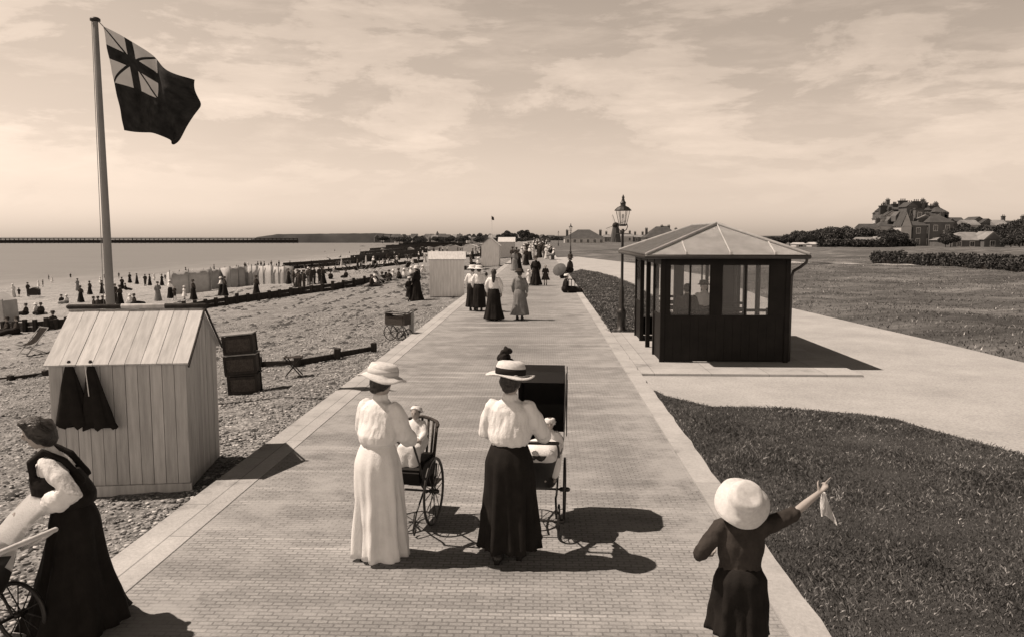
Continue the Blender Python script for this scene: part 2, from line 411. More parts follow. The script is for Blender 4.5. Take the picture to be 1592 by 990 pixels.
# sea
def sea_mat():
    m = bpy.data.materials.new('sea_water'); m.use_nodes = True; t = m.node_tree; b = t.nodes['Principled BSDF']
    tcn = N(t, 'ShaderNodeTexCoord'); src = tcn.outputs['Object']
    s = N(t, 'ShaderNodeSeparateXYZ'); t.links.new(src, s.inputs[0])
    foam = ramp(t, math_node(t, 'ADD', mul(t, nz(t, src, .5, 7, .7, (.5, .12, 1)), .7), math_node(t, 'DIVIDE', math_node(t, 'ADD', s.outputs[0], 160.), 190.)), [(.62, .17), (.86, .26), (1., .42)])
    t.links.new(mul(t, foam, ramp(t, nz(t, src, .05, 6, .7, (.4, 1.6, 1)), [(.3, .9), (.7, 1.1)])), b.inputs['Base Color']); b.inputs['Roughness'].default_value = .45; b.inputs['Specular IOR Level'].default_value = .4
    bp = N(t, 'ShaderNodeBump', Strength=.5, Distance=.25); t.links.new(nz(t, src, .8, 6, .65, (.5, 1.8, 1)), bp.inputs['Height']); t.links.new(bp.outputs[0], b.inputs['Normal'])
    return m
tag(obj('sea', gridmesh('sea', *np.meshgrid(-np.geomspace(7000, 60, 24), np.linspace(-20, 9000, 40)), np.full((40, 24), -5.22), sea_mat())), kind='structure')

# pebbles on the near beach (beyond counting)
def pebbles():
    base = np.array([(0, 0, 1), (1, 0, 0), (0, 1, 0), (-1, 0, 0), (0, -1, 0), (0, 0, -1)], float)
    fc = np.array([(0, 1, 2), (0, 2, 3), (0, 3, 4), (0, 4, 1), (5, 2, 1), (5, 3, 2), (5, 4, 3), (5, 1, 4)])
    # one subdivision for rounder stones
    bm = B(); bmesh.ops.create_icosphere(bm, subdivisions=1, radius=1); me = bpy.data.meshes.new('x'); bm.to_mesh(me); bm.free()
    base = np.array([v_.co[:] for v_ in me.vertices]); fc = np.array([p.vertices[:] for p in me.polygons])
    n = 42000
    y = 3 + 30 * nr.rand(n) ** 1.7; x = -3.58 - 13 * nr.rand(n) ** 1.7
    keep = ~((x > -5.2) & (x < -3.95) & (y > 8.4) & (y < 10)); x, y = x[keep], y[keep]; n = len(x)
    z = np.array([bz(a) + .10 * min(1, -3.6 - a) * noise.noise(Vector((a * .35, b_ * .22, 1))) for a, b_ in zip(x, y)])
    s = .010 + .022 * nr.rand(n) ** 2.2; an = nr.rand(n) * 6.28
    sc = np.stack([s * (1 + .5 * nr.rand(n)), s * (.8 + .3 * nr.rand(n)), s * .55], 1)
    V = base[None] * sc[:, None]; ca, sa = np.cos(an)[:, None], np.sin(an)[:, None]
    V = np.stack([V[..., 0] * ca - V[..., 1] * sa + x[:, None], V[..., 0] * sa + V[..., 1] * ca + y[:, None], V[..., 2] + z[:, None] + .008], 2)
    Fc = (fc[None] + (np.arange(n) * len(base))[:, None, None]).reshape(-1, 3)
    m = bpy.data.materials.new('pebble'); m.use_nodes = True; t = m.node_tree
    g_ = N(t, 'ShaderNodeNewGeometry'); c = ramp(t, g_.outputs['Random Per Island'], [(0, .09), (.4, .2), (.8, .36), (1, .6)])
    t.links.new(c, t.nodes['Principled BSDF'].inputs['Base Color']); t.nodes['Principled BSDF'].inputs['Roughness'].default_value = .8
    tag(obj('shingle', npmesh('shingle', V.reshape(-1, 3), Fc, m, True)), 'loose pebbles of the shingle beach beside the kerb', 'shingle', kind='stuff')
pebbles()
# dark weed and litter caught along old tide lines
_v, _fc = [], []
for i in range(2600):
    ln_ = rng.choice([-5.5, -7.2, -9.5, -12.5, -16, -20, -26, None, None, None])
    y = 4 + 75 * rng.random() ** 1.5; x = rng.uniform(-26, -3.8) if ln_ is None else ln_ - .03 * y + rng.gauss(0, .28) + 1.2 * noise.noise(Vector((y * .12, ln_, 0)))
    if x > -3.75 or (-5.3 < x < -3.9 and 8.3 < y < 10): continue
    z = bz(x) + min(1, -3.6 - x) * .10 * noise.noise(Vector((x * .35, y * .22, 1))); s = rng.uniform(.02, .06) * (1 + y / 30); k = len(_v); a = rng.random() * 3; n_ = 7
    for j in range(n_): q = rng.uniform(.5, 1.3); t_ = 2 * PI * j / n_; _v.append((x + s * 1.8 * q * math.cos(t_) * math.cos(a) - s * q * math.sin(t_) * math.sin(a), y + s * 1.8 * q * math.cos(t_) * math.sin(a) + s * q * math.sin(t_) * math.cos(a), z - .01))
    _v.append((x, y, z + s * rng.uniform(.4, .8)))
    for j in range(n_): _fc.append((k + j, k + (j + 1) % n_, k + n_))
tag(obj('seaweed', npmesh('seaweed', np.array(_v), np.array(_fc), M('dark_weed', .05, .9, .5, 30, .3))), 'dark dried weed and litter along the tide lines of the shingle', 'seaweed', kind='stuff')

# grass blades
MGB = bpy.data.materials.new('grass_blade'); MGB.use_nodes = True
_t = MGB.node_tree; _g = N(_t, 'ShaderNodeNewGeometry'); _c = ramp(_t, _g.outputs['Random Per Island'], [(0, .035), (.6, .10), (.92, .2), (1, .42)])
_tc = N(_t, 'ShaderNodeTexCoord'); _pt = ramp(_t, nz(_t, _tc.outputs['Object'], 1.3, 7, .75), [(.34, .35), (.5, .95), (.66, 2.0)])
_t.links.new(mul(_t, _c, _pt), _t.nodes['Principled BSDF'].inputs['Base Color']); _t.nodes['Principled BSDF'].inputs['Roughness'].default_value = .7
def blades(name, label, poly, n, h, wd, z, ypow=1., over=.03):
    xs = [p[0] for p in poly]; ysx = [p[1] for p in poly]
    x = min(xs) + (max(xs) - min(xs)) * nr.rand(n); y = min(ysx) + (max(ysx) - min(ysx)) * nr.rand(n) ** ypow
    k = inpoly(x, y, poly); x, y = x[k], y[k]; n = len(x); x = x + nr.randn(n) * over
    zz_ = np.array([z(a, b_) for a, b_ in zip(x, y)]) if callable(z) else np.full(n, z)
    dens = np.array([noise.noise(Vector((a * .9, b_ * .9, 0))) for a, b_ in zip(x, y)])
    hh = h * (.5 + .9 * nr.rand(n)) * (1 + .8 * dens); an = nr.rand(n) * 6.28; ww = wd * (.6 + .8 * nr.rand(n))
    lx, ly = nr.randn(n) * hh * .55, nr.randn(n) * hh * .55
    a = np.stack([x - np.cos(an) * ww, y - np.sin(an) * ww, zz_ - .005], 1); b_ = np.stack([x + np.cos(an) * ww, y + np.sin(an) * ww, zz_ - .005], 1)
    m1 = np.stack([x + lx * .35 + np.cos(an) * ww * .7, y + ly * .35 + np.sin(an) * ww * .7, zz_ + hh * .6], 1); tip = np.stack([x + lx, y + ly, zz_ + hh * .95], 1)
    V = np.stack([a, b_, m1, tip], 1).reshape(-1, 3); i = np.arange(n) * 4
    tag(obj(name, npmesh(name, V, np.stack([i, i + 1, i + 2, i + 3], 1), MGB)), label, 'grass', kind='stuff')
blades('lawn_grass', 'short dark grass of the near lawn beside the pointing child', lawn_poly, 330000, .027, .0029, -.022, 1.3)
blades('verge_grass', 'dark grass of the lawn strip around the near lamp post', l2, 50000, .05, .012, -.022, 1.6, .06)
gp = [(p.x, p.y) for p in up[2:]] + [(12.5, 15), (40, 15), (60, 90), (8, 90)]
blades('meadow_grass', 'rough tufty grass of the open green beyond the gravel path', gp, 130000, .055, .014, lambda a, b_: gz(a, b_), 1.8, .15)

# ------------------------------------------------------------------ object materials
m_blackcloth = M('black_cloth', .013, .8, .3, 9, .1, warm=1, spec=.12)
m_darkcloth = M('dark_cloth', .04, .85, .3, 9, .15, warm=1, spec=.12)
m_midcloth = M('grey_cloth', .17, .9, .2, 9, .15)
m_white = M('white_cotton', .66, .9, .07, 9, .25, 90, spec=.1)
m_offwhite = M('cream_cotton', .50, .9, .12, 9, .2, spec=.1)
m_straw = M('straw', .62, .75, .12, 40, .5, 200)
m_skin = M('skin', .33, .55, .08, 12, .05, warm=.6)
m_hair = M('hair', .02, .42, .6, 30, .55, 60, warm=1, stretch=(2.5, .35, .5), spec=.4)
m_hairl = M('light_hair', .09, .5, .4, 30, .3, 120, warm=1, stretch=(1, 1, .2))
m_leather = M('black_leather', .012, .5, .3, 12, .1, warm=1, spec=.5)
m_iron = M('black_iron', .014, .45, .4, 14, .1, warm=1, spec=.5)
m_paintdark = M('dark_paint', .010, .6, .35, 3, .1, 30, warm=1, spec=.12)
m_boards = M('weathered_white_boards', .40, .8, .2, 3.5, .25, 40, stretch=(6, 6, .6))
m_roofb = M('weathered_roof_boards', .44, .8, .2, 3.5, .25, 40, stretch=(6, 1, 1))
def per_piece(m, lo, hi):
    t = m.node_tree; b = t.nodes['Principled BSDF']; l_ = b.inputs['Base Color'].links[0].from_socket; g_ = N(t, 'ShaderNodeNewGeometry')
    x_ = N(t, 'ShaderNodeMix', data_type='RGBA', blend_type='MULTIPLY'); x_.inputs[0].default_value = 1
    t.links.new(l_, x_.inputs[6]); t.links.new(ramp(t, g_.outputs['Random Per Island'], [(0, lo), (1, hi)]), x_.inputs[7]); t.links.new(x_.outputs[2], b.inputs['Base Color'])
per_piece(m_boards, .86, 1.12); per_piece(m_roofb, .86, 1.1)
m_hutpaint = M('pale_hut_paint', .62, .8, .15, 2.5, .2, 30, stretch=(5, 5, .6))
m_gap = M('dark_gap', .06, .9, .1, 5, 0)
m_tar = M('tarred_timber', .024, .8, .45, 5, .5, 30, warm=1, stretch=(3, 3, .6))
m_wood = M('bleached_timber', .22, .85, .3, 6, .4, 40)
m_pole = M('painted_pole', .20, .6, .25, 2.5, .1, 30, stretch=(1, 1, .4))
m_canvas = M('tent_canvas', .36, .9, .14, 2., .2, 20)
m_slate = M('roof_sheet', .46, .6, .18, 2.2, .2, 30)
m_wicker = M('brown_wicker', .06, .8, .5, 40, .8, 160, warm=1)
m_glass = bpy.data.materials.new('window_glass'); m_glass.use_nodes = True
_t = m_glass.node_tree; _t.nodes.clear(); _o = N(_t, 'ShaderNodeOutputMaterial'); _mx = N(_t, 'ShaderNodeMixShader'); _mx.inputs[0].default_value = .09
_tr = N(_t, 'ShaderNodeBsdfTransparent'); _tr.inputs[0].default_value = (.95, .95, .95, 1); _gl = N(_t, 'ShaderNodeBsdfPrincipled'); _gl.inputs['Base Color'].default_value = (.55, .55, .55, 1); _gl.inputs['Roughness'].default_value = .25
_t.links.new(_tr.outputs[0], _mx.inputs[1]); _t.links.new(_gl.outputs[0], _mx.inputs[2]); _t.links.new(_mx.outputs[0], _o.inputs[0])

# ------------------------------------------------------------------ people
def hand(bm, w_, d, side, s, curl=.5, point=False):
    """palm and five fingers at the wrist w_ heading d; side = where the thumb leaves"""
    d = Vector(d).normalized(); side = Vector(side); side = (side - d * side.dot(d)).normalized(); nrm = d.cross(side)
    pc = w_ + d * .045 * s
    tube(bm, [w_, w_ + d * .05 * s, w_ + d * .085 * s], [.021 * s, .03 * s, .032 * s], 10, flat=.55)
    for i, (o_, L) in enumerate(((.024, .075), (.008, .083), (-.008, .077), (-.024, .06))):
        a = w_ + d * .085 * s + side * o_ * s
        cu = 0.02 if (point and i == 0) else (1.5 if point else curl)
        p1 = a + (d * math.cos(cu * .5) - nrm * math.sin(cu * .5)) * L * .45 * s
        p2 = p1 + (d * math.cos(cu * 1.2) - nrm * math.sin(cu * 1.2)) * L * .33 * s
        p3 = p2 + (d * math.cos(cu * 1.9) - nrm * math.sin(cu * 1.9)) * L * .25 * s
        tube(bm, [a, p1, p2, p3], [.0085 * s, .008 * s, .0075 * s, .0065 * s], 8)
    a = w_ + d * .025 * s + side * .025 * s
    t1 = a + (d * .6 + side * .8 - nrm * .3).normalized() * .04 * s
    tube(bm, [a, t1, t1 + (d * .9 + side * .3 - nrm * .3).normalized() * .03 * s], [.011 * s, .010 * s, .008 * s], 8)

def hat(root, c, rot, br, cr, ch, mat, band=None, droop=.01, wave=.0, name='hat', back=0., dent=False):
    bm = B(); n = 40
    prof = [(0, ch), (cr * .6, ch * .99), (cr * .88, ch * .9), (cr, ch * .6), (cr * 1.02, .012), (cr * 1.25, .004), (br * .85, -droop * .6), (br, -droop), (br * .99, -droop - .007), (br * .8, -droop * .6 - .008), (cr * .98, -.002), (cr * .9, ch * .5), (0, ch * .8)]
    lathe(bm, prof, n)
    for v_ in bm.verts:
        r_ = math.hypot(v_.co.x, v_.co.y); th = math.atan2(v_.co.y, v_.co.x)
        if r_ > cr * 1.1: v_.co.z += wave * math.sin(3 * th + 1) * (r_ - cr) / (br - cr)
        if dent and v_.co.z > ch * .45: v_.co.z -= .35 * ch * math.exp(-((v_.co.x - .3 * cr) ** 2 + (v_.co.y + .2 * cr) ** 2) / (cr * .5) ** 2)
        v_.co += Vector((noise.noise(v_.co * 14), noise.noise(v_.co * 14 + Vector((9, 0, 0))), noise.noise(v_.co * 14 + Vector((0, 9, 0))))) * .004
    h = obj(name, bm, mat, root, True, c, rot)
    if band:
        bm = B(); lathe(bm, [(cr * 1.035, .008), (cr * 1.05, ch * .3), (cr * 1.03, ch * .52), (cr * .9, ch * .52), (cr * .9, .008)], n); obj('hat_band', bm, band, h, True)
    return h

def figure(label, loc, rz=0., H=1.62, top=None, skirt=None, hem=.30, skirt_z=.04, hair=None, armL=None, armR=None, lean=0., det=1,
           hatspec=None, pose='stand', sleeve='full', bun='low', group=None, legs=None, seed=0., look=0., apron=None, belt=None, puff=1., handL=None, handR=None,
           trousers=None, name='person', feet=True, mono=None, coat=False, nod=0., stride=.0, long_hair=False, tunic=0., big_hair=1.):
    s = H / 1.62; top = top or m_white; hair = hair or m_hair
    root = thing(name, label, 'person', loc, rz, group)
    vox = {2: .0065, 1: .013, 0: .026}[det] * (1 if H > 1 else .8)
    sit = pose != 'stand'; dz = {'stand': 0, 'ground': -.72, 'chair': -.42}[pose]
    def bend(v_):
        h = v_.z - (.92 + dz) * s
        if h > 0: v_.y += lean * h + .25 * lean * h * h
        return v_
    def bent(me):
        for v_ in me.vertices: v_.co = bend(v_.co)
        me.update(); return me
    V = lambda x, y, z: Vector((x, y, z + dz)) * s
    hip, wst, sho, hd = .86, 1.0, 1.31, 1.475
    kid = H < 1.3
    hs = 1.18 if kid else 1.
    eL = V(*(armL[0] if armL else (-.235, .0, 1.07))); wL = V(*(armL[1] if armL else (-.22, .08, .86)))
    eR = V(*(armR[0] if armR else (.235, .0, 1.07))); wR = V(*(armR[1] if armR else (.22, .08, .86)))
    sL, sR = V(-.145, 0, sho - .02), V(.145, 0, sho - .02)
    # body: one continuous skin
    bm = B()
    hc = V(0, .01, hd)
    ell(bm, hc, (.072 * s * hs, .09 * s * hs, .108 * s * hs), n=16); ell(bm, V(0, .04, hd - .055), (.05 * s * hs, .05 * s * hs, .055 * s * hs), n=12)
    ell(bm, V(0, .105 * hs, hd - .015), (.012 * s, .02 * s, .024 * s), n=8)
    for q in (-1, 1): ell(bm, V(q * .072 * hs, .005, hd - .01), (.01 * s, .02 * s, .03 * s), n=8)
    ell(bm, V(0, .088 * hs, hd - .062 * hs), (.024 * s, .012 * s, .009 * s), n=8)
    tube(bm, [V(0, -.01, 1.28), V(0, -.005, 1.36), V(0, .01, 1.44)], [.06 * s, .048 * s, .048 * s])
    loft(bm, [(0, 0, (z_ + dz) * s, a * s, b_ * s) for z_, a, b_ in ((.84, .09, .065), (.90, .11, .075), (1.0, .095, .065), (1.15, .115, .08), (1.27, .135, .07), (1.34, .06, .045))], 20)
    for a, e, w_, sd, hd_ in ((sL, eL, wL, 1, handL), (sR, eR, wR, -1, handR)):
        tube(bm, [a, (a + e) / 2, e, (e + w_) / 2, w_], [.044 * s, .04 * s, .035 * s, .033 * s, .022 * s])
        dd = (w_ - e).normalized()
        if det >= 1:
            hand(bm, w_, hd_[0] if hd_ else dd, hd_[1] if hd_ and len(hd_) > 1 else (sd, .3, .3), s, point=bool(hd_ and len(hd_) > 2))
        else: tube(bm, [w_, w_ + dd * .09 * s, w_ + dd * .14 * s], [.024 * s, .028 * s, .014 * s], flat=.6)
    L = []
    for q in (-1, 1):
        if pose == 'stand':
            st = stride * q
            k_, an = V(q * .085, .01 + st * .5 + abs(st) * .1, .46), V(q * .08, st - .02, .075)
        elif pose == 'ground':
            k_, an = V(q * .10, .42, .88), V(q * .10, .80, .78)
        else: k_, an = V(q * .1, .40, .86), V(q * .09, .42, .49)
        if legs: k_, an = V(*legs[(q + 1) // 2][0]), V(*legs[(q + 1) // 2][1])
        hj = V(q * .085, 0, hip)
        tube(bm, [hj, (hj + k_) / 2, k_, (k_ * 1 + an) / 2 + Vector((0, -.01, 0)), an], [.06 * s, .06 * s, .047 * s, .047 * s, .034 * s])
        L.append((hj, k_, an)); 
        if pose == 'ground': tube(bm, [an, an + Vector((0, .04, .0)), an + Vector((0, .07, .10)) * s], [.034 * s, .036 * s, .028 * s])
        else: tube(bm, [an + Vector((0, -.02, -.03)) * s, an + Vector((0, .07, -.045)) * s, an + Vector((0, .15, -.05)) * s], [.033 * s, .034 * s, .028 * s])
    body = remesh(bm, vox, 3); obj('body', bent(body), m_skin if det or not mono else mono, root)
    # eyes
    if det >= 1:
        for q in (-1, 1):
            bm = B(); ell(bm, bend(V(q * .028 * hs, .096 * hs, hd + .006)), (.010 * s, .007 * s, .006 * s), n=8); obj('eye', bm, m_hair, root, True)
    # top garment
    bm = B(); pf = puff
    loft(bm, [(0, y_ * s, (z_ + dz) * s, a * s, b_ * s) for z_, y_, a, b_ in (((.93 - tunic, 0, .17, .13), (.97, 0, .165, .125)) if tunic else ((.955, 0, .125, .10),)) + ((1.0, .005, .15 + .01 * pf, .115 + .02 * pf), (1.06, .015, .165 + .012 * pf, .125 + .025 * pf), (1.16, .01, .18, .135), (1.26, 0, .175, .112), (1.315, -.005, .115, .085), (1.345, -.005, .065, .062), (1.39, 0, .056, .056))], 28)
    for a, e, w_ in ((sL, eL, wL), (sR, eR, wR)):
        if sleeve == 'full':
            m1, m2 = a.lerp(e, .5), e.lerp(w_, .5)
            tube(bm, [a, m1, e, m2, e.lerp(w_, .85), w_], [.060 * s, .066 * s * (1 + .08 * pf), .060 * s * (1 + .12 * pf), .052 * s * (1 + .2 * pf), .040 * s, .032 * s], 14)
        elif sleeve == 'plain':
            tube(bm, [a, a.lerp(e, .5), e, e.lerp(w_, .5), e.lerp(w_, .93)], [.072 * s, .062 * s, .054 * s, .047 * s, .036 * s], 14)
        else:
            tube(bm, [a, a.lerp(e, .5), a.lerp(e, .9), e.lerp(w_, .08)], [.075 * s, .066 * s, .060 * s, .058 * s], 14)
    me = remesh(bm, vox * 1.3, 3, (.009 if det else 0) * s, 24 / s, (1, 1, .35), seed)
    obj('coat' if coat else ('blouse' if skirt else 'jacket'), bent(me), top, root)
    if belt:
        bm = B(); loft(bm, [(0, 0, (.962 + dz) * s, .142 * s, .118 * s), (0, 0, (1.0 + dz) * s, .15 * s, .125 * s)], 28); obj('belt', bent_bm(bm, bend), belt, root, True)
    # skirt or trousers
    if skirt:
        ph = seed * 3.1
        def fold(th, t_):
            a = t_ ** .9 * (2.2 if det == 2 else 1.1)
            return a * (.055 * math.sin(7 * th + ph + 2 * t_) + .035 * math.sin(13 * th + ph * 2 - t_) + .07 * noise.noise(Vector((math.cos(th) * 2 + seed, math.sin(th) * 2, t_ * 1.5))) + .045 * (.3 - abs(noise.noise(Vector((math.cos(th) * 5 + seed, math.sin(th) * 5, t_ * 3.2 + seed))))) * 2)
        bm = B()
        if pose == 'stand':
            rows = []; n_ = 22; hem_ = hem
            for i in range(n_):
                t_ = i / (n_ - 1); z_ = 1.0 + (skirt_z - 1.0) * t_
                hipr = .135 + .062 * min(1, t_ / .18) ** .8; r_ = hipr + (hem_ - .197) * max(0, (t_ - .18) / .82) ** 1.5
                rows.append((0, (-.012 * math.sin(min(1, t_ * 2) * PI) + stride * .3 * t_) * s, (z_ + dz) * s, r_ * s, r_ * (.82 + .12 * t_) * s))
            loft(bm, rows[::-1], 72 if det else 24, lambda th, t_: fold(th, 1 - t_)); 
            me = bpy.data.meshes.new('skirt'); bmesh.ops.recalc_face_normals(bm, faces=bm.faces); bm.to_mesh(me); bm.free()
            me.polygons.foreach_set('use_smooth', [True] * len(me.polygons))
        else:
            for hj, k_, an in L:
                tube(bm, [hj + Vector((0, -.02, .04)), (hj + k_) / 2, k_, (k_ + an) / 2, an + (k_ - an) * .12], [.17 * s, .16 * s, .14 * s, .13 * s, hem * .5 * s], 16)
            tube(bm, [(L[0][1] + L[1][1]) / 2, (L[0][2] + L[1][2]) / 2 + Vector((0, -.02, .05))], [.13 * s, .12 * s], 16)
            tube(bm, [V(0, 0, .98), V(0, .02, .86)], [.14 * s, .18 * s], 16)
            me = remesh(bm, vox * 1.5, 5, .012 * s if det else 0, 9 / s, (1, 1, 1), seed)
        obj('skirt', bent(me), skirt, root)
        if feet and pose == 'stand' and skirt_z < .5:
            for q in (-1, 1):
                bm = B(); y_ = stride * q
                tube(bm, [V(q * .08, y_ - .04, .045), V(q * .08, y_ + .06, .04), V(q * .08, y_ + .15, .028)], [.042 * s, .042 * s, .03 * s], 12)
                tube(bm, [V(q * .08, y_ - .02, .06), V(q * .08, y_ - .01, .17)], [.042 * s, .042 * s], 12)
                box(bm, (q * .08 - .02) * s, (q * .08 + .02) * s, (y_ - .065) * s, (y_ - .02) * s, .0, .04 * s)
                obj('shoe', bm, m_leather, root, True)
    if trousers:
        bm = B()
        for hj, k_, an in L:
            e_ = an if not kid else k_ + (an - k_) * .05
            tube(bm, [hj + Vector((0, 0, .06)) * s, (hj + k_) / 2, k_, (k_ + e_) / 2, e_], [.10 * s, .088 * s, .07 * s, .064 * s, .06 * s], 14)
        tube(bm, [V(0, 0, .96), V(0, 0, .86)], [.12 * s, .13 * s], 14, flat=.85)
        obj('trousers', bent(remesh(bm, vox * 1.3, 3, .006 * s if det else 0, 12)), trousers, root)
        for hj, k_, an in L:
            bm = B(); tube(bm, [an + Vector((0, -.03, -.03)) * s, an + Vector((0, .07, -.04)) * s, an + Vector((0, .15, -.048)) * s], [.04 * s, .04 * s, .03 * s], 12); tube(bm, [an + Vector((0, 0, -.02)) * s, an + Vector((0, 0, .05)) * s], .042 * s, 12)
            obj('shoe', bm, m_leather, root, True)
    # hair
    bm = B()
    if hair != 'none':
        hs *= big_hair; ell(bm, V(0, -.018, hd + .022), (.083 * s * hs, .093 * s * hs, .10 * s * hs), n=18)
        for q in (-1, 1): ell(bm, V(q * .05, -.01, hd + .01), (.04 * s, .06 * s, .055 * s), n=12)
        if bun == 'low': ell(bm, V(0, -.085, hd - .03), (.05 * s, .038 * s, .042 * s), n=14)
        if bun == 'high':
            ell(bm, V(0, -.075, hd + .065), (.062 * s, .06 * s, .052 * s), n=14); ell(bm, V(0, .045, hd + .085), (.075 * s, .055 * s, .04 * s), n=14)
            for j in range(10): a_ = rng.uniform(0, 6.28); ell(bm, V(.075 * math.cos(a_), -.02 + .085 * math.sin(a_), hd + rng.uniform(.0, .09)), (.028 * s, .03 * s, .024 * s), n=8)
        if long_hair: tube(bm, [V(0, -.07, hd - .02), V(0, -.10, hd - .14), V(0, -.11, hd - .28)], [.07 * s, .065 * s, .04 * s], 14, flat=.6)
        obj('hair', bent(remesh(bm, vox * 1.2, 3, .006 if det else 0, 22)), hair, root)
    if hatspec:
        hp = dict(hatspec); o_ = hp.pop('off', (0, -.01, .055)); rt = hp.pop('rot', (0, 0, 0))
        c_ = bend(V(o_[0], o_[1], hd + o_[2]))
        for k_ in ('br', 'cr', 'ch'): hp[k_] *= s
        hat(root, c_, rt, **hp)
    return root
def bent_bm(bm, bend):
    for v_ in bm.verts: v_.co = bend(v_.co)
    return bm

# ------------------------------------------------------------------ wheels and child carriages
def wheel(parent, c, r, name='wheel', spokes=14, axis='x', tyre=.012):
    bm = B(); n = 40
    def tor(bm, rr, t_):
        rings = []
        for k in range(n):
            a = 2 * PI * k / n; q = []
            for j in range(6):
                b_ = 2 * PI * j / 6; q.append(bm.verts.new((t_ * math.sin(b_), (rr + t_ * math.cos(b_)) * math.cos(a), (rr + t_ * math.cos(b_)) * math.sin(a))))
            rings.append(q)
        for k in range(n):
            for j in range(6): bm.faces.new((rings[k][j], rings[k][(j + 1) % 6], rings[(k + 1) % n][(j + 1) % 6], rings[(k + 1) % n][j]))
    tor(bm, r - tyre * 2, tyre * .7)
    for k in range(spokes):
        a = 2 * PI * k / spokes; bar(bm, (0.012 * (-1) ** k, .02 * math.cos(a), .02 * math.sin(a)), (0, (r - tyre * 2) * math.cos(a), (r - tyre * 2) * math.sin(a)), .006)
    wh = obj(name, bm, m_iron, parent, True, c)
    bm = B(); tor(bm, r - tyre, tyre); obj('tyre', bm, m_leather, wh, True)
    bm = B(); tube(bm, [(-.035, 0, 0), (.035, 0, 0)], .022, 12); obj('hub', bm, m_iron, wh, True)
    return wh

# mail cart with two tall wheels, pushed by the woman in white
ct = P(643, 812); ct.z = 0
CH = R(-9)
cart = thing('pushchair', 'dark open pushchair with tall spoked wheels, pushed by the woman in a white dress', 'pushchair', ct, CH)
for q in (-1, 1): wheel(cart, (q * .20, 0, .315), .315)
bm = B(); tube(bm, [(-.22, 0, .315), (.22, 0, .315)], .011, 8); obj('axle', bm, m_iron, cart, True)
bm = B()
prism(bm, [(-.20, .42), (.16, .42), (.26, .50), (.24, .62), (-.12, .62), (-.24, .56)], -.15, .15, 'x'); bmesh.ops.bevel(bm, geom=bm.edges[:], offset=.02, segments=2, affect='EDGES')
obj('seat_body', bm, m_paintdark, cart)
bm = B()
for i in range(9):
    a = R(-80 + 160 * i / 8); r_ = .17
    bar(bm, (r_ * math.sin(a), .10 + r_ * math.cos(a) * .9, .60), (r_ * 1.15 * math.sin(a), .14 + r_ * math.cos(a), .93), .022, .008)
pts = [(.17 * 1.17 * math.sin(R(-90 + 15 * i)), .14 + .17 * math.cos(R(-90 + 15 * i)), .94 - .05 * abs(i - 6) / 6) for i in range(13)]
tube(bm, pts, .016, 8); obj('backrest', bm, m_wicker, cart, True)
bm = B()
for q in (-1, 1): tube(bm, [(q * .15, -.2, .5), (q * .165, -.32, .66), (q * .16, -.46, .86), (q * .15, -.53, .91)], .010, 8)
tube(bm, [(-.15, -.53, .91), (.15, -.53, .91)], .015, 10); obj('handle', bm, m_iron, cart, True)
for q in (-1, 1):
    bm = B(); tube(bm, [(q * .15, -.22, .44), (q * .16, -.1, .33), (q * .17, .05, .325), (q * .16, .2, .40), (q * .15, .26, .50)], .009, 8)
    tube(bm, [(q * .13, -.10, .33), (q * .12, -.28, .20), (q * .12, -.38, .07), (q * .12, -.35, .02), (q * .12, -.30, .05)], .009, 8); obj('spring', bm, m_iron, cart, True)
bm = B(); box(bm, -.13, .13, .26, .5, .27, .285); box(bm, -.13, .13, .25, .265, .28, .5); obj('footboard', bm, m_paintdark, cart)
# baby facing its nurse
c_ = cart.location + Matrix.Rotation(CH, 3, 'Z') @ Vector((.01, .06, .52))
figure('baby in white bonnet and white frock sitting up in the open pushchair', c_, CH + PI, .78, m_white, m_white, .24, hair=m_hair, bun='', det=1, pose='chair', lean=-.05, seed=4., sleeve='full',
       hatspec=dict(br=.12, cr=.112, ch=.09, mat=m_white, droop=-.01, off=(0, -.03, .02), rot=(R(28), 0, 0), name='bonnet'), armL=((-.22, .10, 1.1), (-.16, .25, 1.0)), armR=((.22, .1, 1.1), (.16, .25, 1.0)))

# hooded pram pushed by the woman in the dark skirt
pt = P(842, 812)
pram = thing('pram', 'high black pram with tall raised hood, pushed by the woman in the dark skirt', 'pram', pt, R(-3))
for q in (-1, 1): wheel(pram, (q * .21, 0.08, .30), .30); wheel(pram, (q * .17, -.36, .15), .15, spokes=10)
bm = B(); tube(bm, [(-.23, .08, .30), (.23, .08, .30)], .011, 8); tube(bm, [(-.19, -.36, .15), (.19, -.36, .15)], .010, 8)
for q in (-1, 1): tube(bm, [(q * .15, -.36, .15), (q * .14, -.30, .34), (q * .14, -.1, .30), (q * .14, .12, .31), (q * .14, .36, .40), (q * .14, .40, .50)], .010, 8)
obj('chassis', bm, m_iron, pram, True)
bm = B(); rings = []
for i in range(9):
    t_ = i / 8; z_ = .40 + .36 * t_; rings.append((0, 0, z_, .13 + .07 * t_ ** .6, .26 + .20 * t_ ** .5))
loft(bm, rings, 28, lambda th, t_: .10 * abs(math.sin(2 * th)) ** 2); obj('body', bm, m_leather, pram, True)
bm = B()   # hood: angular folding cover, open towards the pusher
prof = [(-.10, .76), (-.16, 1.05), (-.10, 1.34), (.02, 1.42), (.30, 1.44), (.46, 1.28), (.50, 1.02), (.44, .76)]
W = [.20, .205, .21, .205, .20, .205, .21, .20]
A_ = [bm.verts.new((-w_, y, z)) for (y, z), w_ in zip(prof, W)]; B_ = [bm.verts.new((w_, y, z)) for (y, z), w_ in zip(prof, W)]
for i in range(3, 7): bm.faces.new((A_[i], A_[i + 1], B_[i + 1], B_[i]))
bm.faces.new((A_[2], A_[3], B_[3], B_[2]))
for S in (A_, B_): bm.faces.new(S)
